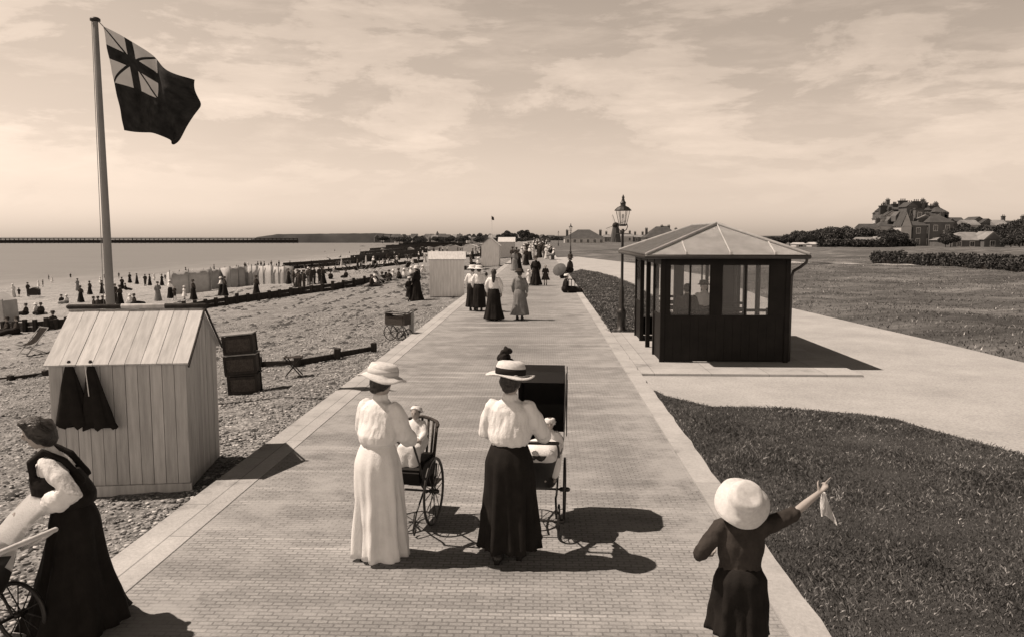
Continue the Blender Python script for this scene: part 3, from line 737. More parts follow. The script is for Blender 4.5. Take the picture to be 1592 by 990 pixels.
bmesh.ops.solidify(bm, geom=bm.faces[:], thickness=.012); hood = obj('hood', bm, m_leather, pram)
for q in (-1, 1):
    bm = B()
    for (y, z) in ((.02, 1.42), (.30, 1.44), (.46, 1.28)): bar(bm, (q * .222, .20, .78), (q * .222, y, z - .01), .008, .012)
    obj('hood_iron', bm, m_iron, hood)
bm = B()
for q in (-1, 1): tube(bm, [(q * .17, -.40, .74), (q * .17, -.56, .86), (q * .16, -.66, .93)], .010, 8)
tube(bm, [(-.17, -.66, .93), (.17, -.66, .93)], .015, 10); obj('handle', bm, m_iron, pram, True)
bm = B(); loft(bm, [(.02, -.26, .70, .15, .20), (.02, -.26, .79, .17, .20), (.02, -.24, .84, .10, .12)], 20, lambda th, t_: .08 * math.sin(5 * th)); obj('blanket', bm, m_white, pram, True)
c_ = pt + Vector((.07, -.12, .50))
figure('infant in white frock sitting under the black pram hood', c_, PI, .72, m_white, m_white, .22, hair=m_hairl, bun='', det=1, pose='chair', seed=7.,
       hatspec=dict(br=.12, cr=.11, ch=.09, mat=m_white, off=(0, -.02, .03), name='bonnet'))

# woman in white
w1 = figure('woman in long white dress and broad pale straw hat pushing the open pushchair', P(590, 866), R(-26), 1.60, m_white, m_white, .225, .03, armL=((-.21, .06, 1.08), (-.08, .28, .96)), armR=((.20, .08, 1.06), (.13, .33, .93)),
            lean=.10, det=2, seed=1., belt=m_offwhite, stride=.07, puff=1.9, handL=((0.35, .9, -.1), (.6, 0, .6)), handR=((-.1, 1, -.1), (-.6, 0, .6)),
            hatspec=dict(br=.205, cr=.125, ch=.105, mat=m_straw, band=m_offwhite, droop=.02, wave=.018, off=(.01, .0, .065), rot=(R(-8), R(7), 0)))
w2 = figure('woman in white blouse and long dark skirt with white hat pushing the hooded pram', P(792, 870), R(-10), 1.62, m_white, m_blackcloth, .235, .12, armL=((-.21, .06, 1.06), (-.04, .32, .96)), armR=((.24, .12, 1.06), (.24, .36, .94)),
            lean=.05, det=2, seed=2.3, puff=1.4, stride=.06, handL=((.5, .9, -.1), (.6, 0, .6)), handR=((-.1, 1, -.1), (-.6, 0, .6)),
            hatspec=dict(br=.20, cr=.12, ch=.12, mat=m_straw, band=m_blackcloth, droop=-.005, wave=.012, off=(.0, 0, .06), rot=(R(-4), R(4), 0)))
h2 = [c for c in w2.children if c.name.startswith('hat')][0]
bm = B()
for i in range(16): ell(bm, (-.07 + rng.uniform(-.05, .06), .06 + rng.uniform(-.05, .05), .12 + rng.uniform(-.02, .075)), [rng.uniform(.018, .038) for _ in range(3)], (rng.random() * 3, rng.random() * 3, 0), 8)
obj('hat_trimming', remesh(bm, .006, 1, .005, 40), m_blackcloth, h2)

# boy pointing
by_ = Vector((1.16, 4.55, 0))
boy = figure('child in white sun hat and dark jersey pointing out over the lawn', by_, R(-4), 1.23, m_darkcloth, m_blackcloth, .215, .48, tunic=.16, feet=False, det=2, sleeve='short', seed=5., puff=.2, hair=m_hairl, bun='',
             armL=((-.32, -.07, 1.09), (-.26, .16, 1.0)), armR=((.40, .12, 1.36), (.62, .24, 1.50)), handR=((.55, .25, .45), (-.3, 0, 1.), 1), handL=((.8, .6, -.2),),
             hatspec=dict(br=.205, cr=.128, ch=.155, mat=m_straw, droop=.035, wave=.018, off=(.0, -.05, .04), rot=(R(50), R(8), 0), dent=True))
# nursemaid bending over a perambulator at the left edge
nm = figure('woman in dark pinafore with white puffed sleeves bending over the pram at left', Vector((-3.16, 5.16, .0)), R(110), 1.48, m_white, m_blackcloth, .37, .05, det=2, seed=8., lean=.30, puff=2.4,
            armL=((-.25, -.10, 1.10), (-.20, .16, .96)), armR=((.24, .0, 1.08), (.20, .26, .95)), handL=((0, 1, -.2), (.8, 0, .4)), handR=((0, 1, -.2), (-.8, 0, .4)), bun='high', big_hair=1.16)
bm = B(); sN = 1.48 / 1.62
loft(bm, [(0, y_, z_ * sN, a * sN, b_ * sN) for z_, y_, a, b_ in ((.95, 0, .19, .17), (1.02, .012, .218, .21), (1.12, .012, .215, .19), (1.20, .01, .19, .16))], 32)
for q in (-1, 1): tube(bm, [(q * .10, .13, 1.14 * sN), (q * .115, .09, 1.30 * sN), (q * .11, -.01, 1.375 * sN), (q * .10, -.10, 1.30 * sN), (q * .09, -.15, 1.14 * sN)], .026, 10)
me = remesh(bm, .008, 2, .003, 20)
for v_ in me.vertices:
    h = v_.co.z - .92 * sN
    if h > 0: v_.co.y += .30 * h + .25 * .30 * h * h
obj('pinafore_bodice', me, m_blackcloth, nm)
bm = B(); n_ = 22; rows = []
for i in range(n_):
    t_ = i / (n_ - 1); row = []
    for k in range(15):
        u_ = k / 14 - .5; r_ = .23 + .20 * t_; a = u_ * (2.9 - .4 * t_)
        row.append(bm.verts.new((r_ * math.sin(a) * 1.05, r_ * math.cos(a) * .95 + .16 * math.sin(t_ * 2) + .012 * math.sin(k * 1.7 + t_ * 5), .97 - (.40 + .10 * math.cos(u_ * 9)) * t_)))
    rows.append(row)
for a, b_ in zip(rows, rows[1:]):
    for k in range(14): bm.faces.new((a[k], a[k + 1], b_[k + 1], b_[k]))
bmesh.ops.solidify(bm, geom=bm.faces[:], thickness=.006); obj('apron', bm, m_white, nm, True)

# perambulator, cut by the left edge
pr = thing('pram', 'black pram with pale rail at the left edge beside the woman in the dark pinafore', 'pram', Vector((-3.70, 4.76, .0)), R(75))
for q in (-1, 1): wheel(pr, (q * .20, .28, .26), .26, spokes=12); wheel(pr, (q * .20, -.28, .22), .22, spokes=12)
bm = B(); tube(bm, [(-.22, .28, .26), (.22, .28, .26)], .011, 8); tube(bm, [(-.22, -.28, .22), (.22, -.28, .22)], .011, 8)
for q in (-1, 1): tube(bm, [(q * .15, -.28, .22), (q * .14, -.2, .38), (q * .14, .2, .38), (q * .15, .28, .26)], .010, 8)
obj('chassis', bm, m_iron, pr, True)
bm = B(); loft(bm, [(0, 0, .38 + .30 * i / 8, .15 + .06 * (i / 8) ** .6, .26 + .16 * (i / 8) ** .5) for i in range(9)], 28, lambda th, t_: .10 * abs(math.sin(2 * th)) ** 2); obj('body', bm, m_leather, pr, True)
bm = B(); prism(bm, [(.0, .68), (-.02, .95), (.05, 1.12), (.25, 1.15), (.42, 1.02), (.44, .68)], -.21, .21, 'x'); bmesh.ops.bevel(bm, geom=bm.edges[:], offset=.03, segments=3, affect='EDGES'); obj('hood', bm, m_leather, pr)
bm = B()
for q in (-1, 1): tube(bm, [(q * .19, -.34, .66), (q * .2, -.5, .74), (q * .2, -.62, .82)], .011, 8)
tube(bm, [(-.2, -.62, .82), (.2, -.62, .82)], .016, 10); obj('handle', bm, m_offwhite, pr, True)
bm = B(); loft(bm, [(.0, -.16, .64, .17, .20), (0, -.16, .74, .19, .22), (0, -.14, .79, .12, .13)], 24, lambda th, t_: .09 * math.sin(5 * th + 3 * t_)); obj('blanket', bm, m_white, pr, True)

# ------------------------------------------------------------------ near hut
HX = (-3.93, 8.66); HA = R(9); hw, hd_, he, hr = 1.42, 1.36, 1.53, 2.0   # width, depth, eave, ridge (origin: near right corner)
hut = thing('beach_hut', 'pale boarded beach hut with pitched roof beside the kerb, two dark cloths hung on it', 'beach hut', (HX[0], HX[1], -.19), HA)
def boards(bm, x0, x1, n, y0, y1, z0, ztop):
    wd = (x1 - x0) / n
    for i in range(n):
        a, b_ = x0 + i * wd + .003, x0 + (i + 1) * wd - .003; j = rng.uniform(-.003, .003)
        za, zb = ztop(a), ztop(b_)
        vs = [bm.verts.new(p) for p in ((a, y0 + j, z0), (b_, y0 + j, z0), (b_, y1, z0), (a, y1, z0), (a, y0 + j, za), (b_, y0 + j, zb), (b_, y1, zb), (a, y1, za))]
        for f in ((3, 2, 1, 0), (4, 5, 6, 7), (0, 1, 5, 4), (1, 2, 6, 5), (2, 3, 7, 6), (3, 0, 4, 7)): bm.faces.new([vs[i_] for i_ in f])
bm = B(); boards(bm, -hw, 0, 11, 0, .02, .09, lambda x: he - .01); obj('front_wall', bm, m_boards, hut)
gab = lambda y: he + (hr - he) * (1 - abs(y - hd_ / 2) / (hd_ / 2)) - .015
for nm_, xx in (('side_wall', 0.), ('side_wall', -hw)):
    bm = B(); boards(bm, 0.022, hd_, 14, -.01, .012, .03, gab); me_o = obj(nm_, bm, m_boards, hut, loc=(xx - .012, 0, 0), rot=(0, 0, PI / 2))
bm = B(); boards(bm, -hw, 0, 11, hd_, hd_ + .02, .05, lambda x: he - .01); obj('back_wall', bm, m_boards, hut)
bm = B(); prism(bm, [(.03, .1), (hd_ - .01, .1), (hd_ - .01, he - .03), (hd_ / 2, hr - .05), (.03, he - .03)], -hw + .03, -.03, 'x'); obj('inner_lining', bm, m_gap, hut)
bm = B(); box(bm, -hw - .02, .02, -.035, -.002, -.02, .10); obj('base_board', bm, m_boards, hut)
sl_ = math.hypot(hd_ / 2 + .09, (hr - he) * (hd_ / 2 + .09) / (hd_ / 2)); ang = math.atan2(hr - he, hd_ / 2)
for q in (0, 1):
    bm = B(); boards(bm, -hw - .03, .05, 9, 0, .022, 0, lambda x: sl_)
    o = obj('roof_slope', bm, m_roofb, hut, loc=(0, -.09, he - .09 * math.tan(ang)) if q == 0 else (-hw, hd_ + .09, he - .09 * math.tan(ang)), rot=(-(PI / 2 - ang), 0, 0 if q == 0 else PI))
bm = B(); tube(bm, [(-hw - .05, hd_ / 2, hr + .03), (-hw * .60, hd_ / 2, hr + .03)], .028, 10); obj('ridge_tar', bm, m_tar, hut, True)
bm = B(); tube(bm, [(-hw * .30, hd_ / 2, hr + .03), (.06, hd_ / 2, hr + .03)], .029, 10); obj('ridge_tar', bm, m_tar, hut, True)
bm = B(); tube(bm, [(-hw * .62, hd_ / 2, hr + .03), (-hw * .28, hd_ / 2, hr + .03)], .030, 10); obj('ridge_cap', bm, m_boards, hut, True)
bm = B()
for q in (-1, 1): bar(bm, (.055, hd_ / 2 + q * (hd_ / 2 + .10), he - .10), (.055, hd_ / 2, hr + .005), .03, .015, up=(1, 0, 0))
obj('barge_board', bm, m_tar, hut)
# dark cloths hanging on the hut front
def hanging(lx, wid, ln, label, sd):
    t = hut.matrix_world if False else Matrix.Translation(hut.location) @ Matrix.Rotation(HA, 4, 'Z')
    bm = B(); n = 28
    loft(bm, [(sd * .004 * i, -.05 - .035 * math.sin(i / 9 * 2.6), he - .02 - ln * i / 9, .012 + (wid / 2) * (i / 9) ** .75, .014 + .05 * (i / 9) ** .8) for i in range(10)], n, lambda th, t_: .22 * t_ * math.sin(5 * th + sd) + .05 * math.sin(9 * th + sd * 2))
    for v_ in bm.verts:
        if v_.co.z < he - ln * .9: v_.co.z += .03 * math.sin(v_.co.x * 40 + sd)
    o = obj('hanging_cloth', bm, m_blackcloth, smooth=True); o.location = t @ Vector((lx, 0, 0)); o.rotation_euler = (0, 0, HA)
    return tag(o, label, 'cloth')
hanging(-hw + .22, .36, .72, 'left dark cloth bundle hung by its point on the front of the near hut', 1.)
c2_ = hanging(-hw + .44, .31, .74, 'right dark cloth bundle hung by its point on the front of the near hut', 2.)
bm = B(); bar(bm, (-.03, -.12, he - .06), (.0, -.135, he - .40), .008, .004); obj('tape', bm, m_white, c2_)

# ------------------------------------------------------------------ flagpole and flag
fb = PD(172, 478, 14); pt_ = PD(148, 34, 14); fb_z = bz(fb.x)
fl = thing('flagpole', 'tall tapering flagpole standing on the beach behind the near hut', 'flagpole', (fb.x, 14, fb_z))
d_ = (pt_ - fb) / (pt_.z - fb.z); foot = fb - d_ * (fb.z - fb_z); O = Vector((fb.x, 14, fb_z))
bm = B(); tube(bm, [foot - O, foot.lerp(pt_, .5) - O, pt_ - O], [.082, .066, .045], 16); obj('pole', bm, m_pole, fl, True)
bm = B(); lathe(bm, [(.0, .035), (.06, .035), (.085, .015), (.085, -.02), (.05, -.035), (0, -.035)], 20); obj('truck', bm, m_iron, fl, True, pt_ - O + Vector((0, 0, .03)))
bm = B(); tube(bm, [pt_ - O + Vector((.06, 0, 0)), PD(161, 42, 14) - O], .008, 6); tube(bm, [pt_ - O + Vector((-.04, -.04, 0)), foot - O + Vector((-.10, -.06, 1.2))], .006, 6); obj('halyard', bm, m_wood, fl)
# flag: outline from corners in plan, hanging folds
def flag_mat():
    m = bpy.data.materials.new('ensign'); m.use_nodes = True; t = m.node_tree; b = t.nodes['Principled BSDF']; b.inputs['Roughness'].default_value = .85; b.inputs['Specular IOR Level'].default_value = .1
    u = N(t, 'ShaderNodeUVMap'); s = N(t, 'ShaderNodeSeparateXYZ'); t.links.new(u.outputs[0], s.inputs[0]); U, V_ = s.outputs[0], s.outputs[1]
    mn = lambda op, a, b_=None: math_node(t, op, a, b_)
    # canton coordinates a,b in 0..1
    a = mn('DIVIDE', U, .56); b_ = mn('DIVIDE', mn('SUBTRACT', V_, .46), .54)
    ins = mn('MULTIPLY', mn('LESS_THAN', a, 1.), mn('GREATER_THAN', b_, 0.))
    ca = mn('ABSOLUTE', mn('SUBTRACT', a, .5)); cb = mn('ABSOLUTE', mn('SUBTRACT', b_, .5))
    cross = mn('MAXIMUM', mn('LESS_THAN', ca, .075), mn('LESS_THAN', cb, .11))
    dg = mn('ABSOLUTE', mn('SUBTRACT', ca, cb)); thin = mn('LESS_THAN', dg, .028)
    dark = mn('MAXIMUM', cross, thin)
    vv = mn('MULTIPLY', ins, mn('SUBTRACT', 1., dark))
    n_ = nz(t, u.outputs[0], 9., 5)
    c = mn('ADD', mn('MULTIPLY', vv, .5), mn('MULTIPLY', ramp(t, n_, [(.3, .010), (.7, .035)]), 1.))
    t.links.new(c, b.inputs['Base Color']); return m
nu, nv = 60, 44
TL, BL, TR, BR = PD(160, 41, 14), PD(193, 203, 14), PD(304, 128, 14), PD(268, 222, 14)
ctrl = {(0, 1): (160, 41), (.25, 1): (196, 60), (.5, 1): (232, 84), (.75, 1): (262, 112), (1, 1): (306, 128),
        (0, .5): (176, 122), (.25, .5): (207, 132), (.5, .5): (240, 148), (.75, .5): (268, 158), (1, .5): (302, 168),
        (0, 0): (193, 203), (.25, 0): (216, 206), (.5, 0): (240, 207), (.75, 0): (256, 214), (1, 0): (270, 224)}
us, vs_ = [0, .25, .5, .75, 1], [0, .5, 1]
def fpix(u, v):
    def cr(vals, xs, x):
        i = min(len(xs) - 2, max(0, int(np.searchsorted(xs, x, 'right')) - 1)); t_ = (x - xs[i]) / (xs[i + 1] - xs[i])
        p0 = vals[max(0, i - 1)]; p1 = vals[i]; p2 = vals[i + 1]; p3 = vals[min(len(vals) - 1, i + 2)]
        return .5 * ((2 * p1) + (-p0 + p2) * t_ + (2 * p0 - 5 * p1 + 4 * p2 - p3) * t_ ** 2 + (-p0 + 3 * p1 - 3 * p2 + p3) * t_ ** 3)
    col = [cr([np.array(ctrl[(a, b_)], float) for a in us], us, u) for b_ in vs_]
    return cr(col, vs_, v)
bm = B(); uvl = bm.loops.layers.uv.new('UVMap'); g_ = []
for j in range(nv + 1):
    row = []
    for i in range(nu + 1):
        u_, v_ = i / nu, j / nv; p = fpix(u_, v_)
        p[1] += 3.5 * u_ * math.sin(v_ * 9 + 1) * (1 if 0 < v_ < 1 else .6); p[0] += 5 * max(0, u_ - .55) * math.sin(v_ * 13 + .5)
        dy = .16 * u_ * math.sin(u_ * 9 - v_ * 4.2 + 1) + .06 * math.sin(u_ * 19 + v_ * 5) * u_ + .03 * noise.noise(Vector((u_ * 6, v_ * 6, 0)))
        row.append((bm.verts.new(PD(p[0], p[1], 14) + Vector((-.0, dy, 0)) - TL), (u_, v_)))
    g_.append(row)
for j in range(nv):
    for i in range(nu):
        q = [g_[j][i], g_[j][i + 1], g_[j + 1][i + 1], g_[j + 1][i]]; f = bm.faces.new([a[0] for a in q])
        for l_, a in zip(f.loops, q): l_[uvl].uv = a[1]
me = bpy.data.meshes.new('flag'); bm.to_mesh(me); bm.free()
flag = obj('flag', me, flag_mat(), smooth=True, loc=TL); tag(flag, 'dark ensign with union cross in its upper corner flying from the tall flagpole', 'flag')

# ------------------------------------------------------------------ lamp posts
def lamp(name, label, loc, s=1.0, det=True, group='lamp posts along the promenade'):
    t = thing(name, label, 'street lamp', loc, 0, group, s)
    bm = B(); lathe(bm, [(.20, 0), (.20, .06), (.13, .10), (.125, .52), (.15, .55), (.15, .60), (.10, .66), (.085, .70), (.075, 1.15), (.06, 1.3), (.042, 1.34), (.036, 2.86), (.055, 2.88), (.05, 2.93), (.03, 2.98), (0, 2.98)], 16); obj('post', bm, m_iron, t, True)
    bm = B(); tube(bm, [(-.17, 0, 2.84), (.17, 0, 2.84)], .011, 8)
    for q in (-1, 1): tube(bm, [(q * .04, 0, 2.92), (q * .10, 0, 2.95), (q * .14, 0, 3.05), (q * .11, 0, 3.14)], .012, 8)
    obj('lantern_bracket', bm, m_iron, t, True)
    ln = B(); prof = [(.105, 3.10), (.20, 3.50)]
    lathe(ln, [(.10, 3.10), (.195, 3.50)], 6); g = obj('lantern_glass', ln, m_glass, t)
    bm = B()
    for k in range(6):
        a = 2 * PI * k / 6; bar(bm, (.105 * math.cos(a), .105 * math.sin(a), 3.09), (.20 * math.cos(a), .20 * math.sin(a), 3.50), .013)
    lathe(bm, [(.09, 3.06), (.12, 3.09), (.11, 3.115)], 6); obj('lantern_frame', bm, m_iron, t)
    bm = B(); lathe(bm, [(.245, 3.50), (.245, 3.52), (.16, 3.60), (.075, 3.64), (.075, 3.70), (.09, 3.72), (.05, 3.78), (.03, 3.86), (.045, 3.88), (.0, 3.97)], 12); obj('lantern_roof', bm, m_iron, t)
    bm = B(); tube(bm, [(0, 0, 3.1), (0, 0, 3.3)], .012, 8); tube(bm, [(0, 0, 3.3), (0, 0, 3.38)], .03, 8); obj('gas_mantle', bm, m_offwhite, t, True)
    return t
L1 = P(966, 514); tag(lamp('lamp_post', 'near cast iron lamp post with glazed lantern standing beside the shelter', (L1.x, L1.y, -.03), .97))
bm = B(); loft(bm, [(0, 0, 0, .42, .32), (0, 0, .05, .34, .26)], 20, lambda th, t_: .1 * math.sin(5 * th)); tag(obj('earth_patch', bm, MS, smooth=True, loc=(L1.x + .05, L1.y, -.04)), kind='structure')
L2 = P(887, 399); lamp('lamp_post', 'second lamp post along the promenade, beyond the seated lady', (L2.x, L2.y, -.03), 1.12)
L3 = P(868, 382.5); lamp('lamp_post', 'farthest and smallest lamp post beside the distant promenade', (L3.x, L3.y, -.03), 1.1)

# ------------------------------------------------------------------ shelter
SX0, SX1, SY0, SY1, SH = 2.55, 5.14, 17.0, 21.6, 2.24
pl = B(); box(pl, 1.935, 6.2, 15.5, 22.3, -.4, .012); bmesh.ops.bevel(pl, geom=pl.edges[:], offset=.015, segments=2, affect='EDGES'); tag(obj('pavement', pl, MK), kind='structure')
sh = thing('promenade_shelter', 'dark painted timber seaside shelter with pale hipped roof and glazed sides', 'shelter', (SX0, SY0, .014))
WX, WY = SX1 - SX0, SY1 - SY0
def sp(bm, x0, x1, y0, y1, z0, z1): box(bm, x0, x1, y0, y1, z0, z1)
for (x, y) in ((0, 0), (WX, 0), (0, WY), (WX, WY), (0, WY * .5), (WX, WY * .5), (0, 1.1), (0, WY - 1.1), (WX, 1.1), (WX, WY - 1.1)):
    bm = B(); sp(bm, x - .05, x + .05, y - .05, y + .05, 0, SH); bmesh.ops.bevel(bm, geom=[e for e in bm.edges if abs(e.verts[0].co.z - e.verts[1].co.z) > 1], offset=.012, affect='EDGES'); obj('corner_post' if x in (0, WX) and y in (0, WY) else 'post', bm, m_paintdark, sh)
def glazed(y, name, dh=.99):
    """an end wall in the plane y: dado, stiles, two windows"""
    bm = B(); n = 14; wd = (WX - .10) / n
    for i in range(n): sp(bm, .05 + i * wd + .003, .05 + (i + 1) * wd - .003, y - .018, y + .018, 0.02, dh - .07)
    sp(bm, .05, WX - .05, y - .012, y + .012, .02, dh - .07); sp(bm, .05, WX - .05, y - .034, y + .034, dh - .069, dh); obj(name + '_dado', bm, m_paintdark, sh)
    bm = B(); win = ((.14, 1.00), (1.22, 2.22)); y0, y1 = y - .028, y + .028
    for a, b_ in ((.05, .14), (1.00, 1.22), (2.22, WX - .05)): sp(bm, a, b_, y0, y1, dh + .001, SH - .2)
    sp(bm, .05, WX - .05, y - .03, y + .03, SH - .199, SH); obj(name + '_frame', bm, m_paintdark, sh)
    for a, b_ in win:
        bm = B(); m_ = (a + b_) / 2; sp(bm, m_ - .018, m_ + .018, y - .02, y + .02, dh + .001, SH - .2)
        sp(bm, a, a + .02, y - .022, y + .022, dh + .001, SH - .2); sp(bm, b_ - .02, b_, y - .022, y + .022, dh + .001, SH - .2); w_ = obj('window_frame', bm, m_paintdark, sh)
        bm = B(); sp(bm, a + .02, m_ - .018, y - .003, y + .003, dh + .003, SH - .202); sp(bm, m_ + .018, b_ - .02, y - .003, y + .003, dh + .003, SH - .202); obj('pane', bm, m_glass, w_)
glazed(0, 'end_wall'); glazed(WY, 'end_wall', .5)
# cross partition in the middle, glazed upper half
bm = B(); sp(bm, .6, WX - .05, WY / 2 - .02, WY / 2 + .02, .02, .5); sp(bm, .6, WX - .05, WY / 2 - .03, WY / 2 + .03, .501, .55)
for x in (.6, 1.35, 2.1): sp(bm, x, x + .07, WY / 2 - .025, WY / 2 + .025, .551, SH)
obj('partition', bm, m_paintdark, sh)
for x0 in (0., WX):   # short side screens by each corner
    for (a, b_) in ((.05, 1.05), (WY - 1.05, WY - .05)) if x0 == 0 else ((.05, 1.05), (1.15, WY / 2 - .05), (WY / 2 + .05, WY - 1.15), (WY - 1.05, WY - .05)):
        bm = B(); sp(bm, x0 - .018, x0 + .018, a, b_, .02, .45 if x0 else .93); sp(bm, x0 - .03, x0 + .03, a, b_, .451 if x0 else .931, .5 if x0 else .99); obj('side_dado', bm, m_paintdark, sh)
        bm = B(); sp(bm, x0 - .003, x0 + .003, a + .002, b_ - .002, .502 if x0 else .992, SH - .2); obj('side_pane', bm, m_glass, sh)
    bm = B(); sp(bm, x0 - .035, x0 + .035, .051, WY - .051, SH - .195, SH - .001); obj('side_beam', bm, m_paintdark, sh)
def bench(y, sgn, label):
    t = thing('bench', label, 'bench', (SX0 + 1.35, SY0 + y, .014))
    bm = B()
    for k in range(4): sp(bm, -.95, .95, sgn * (.06 + k * .10), sgn * (.06 + k * .10) + .07, .43, .455)
    obj('seat', bm, m_paintdark, t)
    bm = B()
    for k in range(3): sp(bm, -.95, .95, 0, .025, .78 + k * .13, .84 + k * .13)
    for x in (-.93, 0, .93): sp(bm, x - .025, x + .025, .026, .05, .2, 1.12)
    obj('backrest', bm, m_paintdark, t)
    for x in (-.9, .9): bm = B(); sp(bm, x - .025, x + .025, .0, .40 * sgn, .02, .42) if sgn > 0 else sp(bm, x - .025, x + .025, -.40, 0, .02, .42); obj('leg', bm, m_paintdark, t)
bench(.30, 1, 'slatted bench inside the shelter against its near glazed wall'); bench(WY / 2 - .12, -1, 'slatted bench inside the shelter against the middle partition')
bench(WY - .32, -1, 'slatted bench inside the shelter against its far glazed wall')
# roof
ex0, ex1, ey0, ey1, ez, rz_ = -.42, WX + .27, -.50, WY + .5, 2.26, 2.90
ra, rb = Vector((WX / 2, .95, rz_)), Vector((WX / 2, WY - .95, rz_)); E_ = [Vector(p) for p in ((ex0, ey0, ez), (ex1, ey0, ez), (ex1, ey1, ez), (ex0, ey1, ez))]
for f, nm_ in (((E_[0], E_[1], ra), 0), ((E_[1], E_[2], rb, ra), 0), ((E_[2], E_[3], rb), 0), ((E_[3], E_[0], ra, rb), 1)):
    bm = B(); fc = bm.faces.new([bm.verts.new(p) for p in f]); bmesh.ops.solidify(bm, geom=[fc], thickness=.03)
    slp = obj('roof_slope', bm, m_slate, sh)
    if nm_:
        bm = B(); nrm = (f[1] - f[0]).cross(f[3] - f[0]).normalized(); nrm = nrm if nrm.z > 0 else -nrm
        for k in range(1, 26):
            y = ey0 + (ey1 - ey0) * k / 26; top_t = min(1, (y - ey0) / (ra.y - ey0), (ey1 - y) / (ey1 - rb.y))
            a = Vector((ex0, y, ez)) + nrm * .012; bp_ = Vector((ex0 + (ra.x - ex0) * top_t, y, ez + (rz_ - ez) * top_t)) + nrm * .012
            bar(bm, a, bp_, .035, .03, up=nrm)
        obj('roof_ribs', bm, M('lead_hip', .27), slp)
for a, b_ in ((E_[0], ra), (E_[1], ra), (E_[2], rb), (E_[3], rb), (ra, rb)):
    bm = B(); tube(bm, [a + Vector((0, 0, .02)), b_ + Vector((0, 0, .025))], .036, 10); obj('roof_hip', bm, M('lead_hip', .27), sh, True)
for x_, t0 in ((WX / 2, 1.), (.40, .42), (WX - .40, .42)):
    bm = B(); dy = (ra.y - ey0); a = Vector((x_, ey0 + .03, ez + .03)); tgt = Vector((x_ if x_ != WX / 2 else WX / 2, ey0 + dy * t0, ez + (rz_ - ez) * t0 + .014)); bar(bm, a, tgt, .018, .02)
    box(bm, x_ - .025, x_ + .025, ey0 - .012, ey0 + .03, ez + .012, ez + .07)
    obj('roof_seam', bm, m_slate, sh)
bm = B()
for a, b_ in ((0, 1), (1, 2), (2, 3), (3, 0)): tube(bm, [E_[a] + Vector((0, 0, -.035)), E_[b_] + Vector((0, 0, -.035))], .045, 8)
obj('gutter', bm, m_iron, sh, True)
bm = B(); box(bm, ex0 + .1, ex1 - .1, ey0 + .1, ey1 - .1, ez - .022, ez - .004); obj('soffit', bm, m_paintdark, sh)
bm = B(); tube(bm, [(ex1 - .03, ey0 + .05, ez - .06), (ex1 - .04, ey0 + .06, ez - .15), (ex1 - .12, ey0 + .15, ez - .24), (WX + .09, -.08, ez - .34), (WX + .07, -.03, ez - .46), (WX + .07, -.03, .05)], .030, 10); obj('downpipe', bm, m_iron, sh, True)

# ------------------------------------------------------------------ things on the near beach
def crate(loc, rot, label, w_=.50, d__=.42, h=.42):
    t = thing('crate', label, 'crate', loc, 0, 'crates stacked behind the near hut'); t.rotation_euler = rot
    bm = B(); box(bm, -w_ / 2 + .02, w_ / 2 - .02, -d__ / 2 + .02, d__ / 2 - .02, .02, h - .03)
    obj('panel', bm, m_wicker, t)
    bm = B()
    for x in (-w_ / 2, w_ / 2 - .045):
        for y in (-d__ / 2, d__ / 2 - .045): box(bm, x, x + .045, y, y + .045, .0, h - .001)
    for z in (0.001, h - .07):
        box(bm, -w_ / 2 + .046, w_ / 2 - .046, -d__ / 2 - .004, -d__ / 2 + .03, z, z + .05); box(bm, -w_ / 2 + .046, w_ / 2 - .046, d__ / 2 - .03, d__ / 2 + .004, z, z + .05)
    box(bm, -w_ / 2 + .01, w_ / 2 - .01, -d__ / 2 + .015, d__ / 2 - .015, .012, .02)
    obj('frame', bm, m_tar, t)
    bm = B(); box(bm, -w_ / 2 - .02, w_ / 2 + .02, -d__ / 2 - .02, d__ / 2 + .02, h, h + .022); obj('lid', bm, m_wood if 'top' in label or 'middle' in label else m_tar, t)
cb = PB(382, 608)
crate((cb.x, cb.y, cb.z - .02), (0, R(-3), R(8)), 'bottom dark crate of the leaning stack behind the near hut', .56, .42, .36)
crate((cb.x - .035, cb.y + .0, cb.z + .365), (0, R(-4), R(8)), 'middle dark crate of the leaning stack behind the near hut', .60, .42, .36)
crate((cb.x - .065, cb.y + .0, cb.z + .75), (0, R(-5), R(8)), 'top dark crate with pale lid of the leaning stack behind the near hut', .56, .42, .36)
# near groyne running up to the kerb
def groyne(name, label, posts, ph, pw, plank, group=None, extra=None, pk=1.):
    a0 = posts[0]; t = thing(name, label, 'groyne', a0, 0, group)
    for k, p in enumerate(posts):
        bm = B(); h = ph * rng.uniform(.85, 1.15); lx, ly = rng.uniform(-.03, .03), rng.uniform(-.03, .03)
        q = p - a0; bar(bm, q + Vector((0, 0, -.3)), q + Vector((lx, ly, h)), pw, pw * rng.uniform(.85, 1.1)); bmesh.ops.bevel(bm, geom=bm.edges[:], offset=pw * .12, segments=1, affect='EDGES'); obj('post', bm, m_tar, t)
    bm = B()
    for a, b_ in zip(posts, posts[1:]):
        for i in range(2): 
            off = Vector((0, pw * .6, plank * (.27 + .5 * i))); bar(bm, a - a0 + off, b_ - a0 + off + Vector((0, 0, rng.uniform(-.03, .03))), pw * .35, plank * .48)
    obj('planking', bm, m_tar, t)
    return t
groyne('groyne', 'low row of dark posts and planks buried in shingle beside the folding stool', [PB(402, 572), PB(462, 569), PB(523, 557), PB(581, 546)], .26, .14, .14)
groyne('groyne', 'half buried dark plank with stumps at the left edge of the shingle', [PB(-60, 600), PB(15, 592), PB(72, 584)], .16, .14, .10)
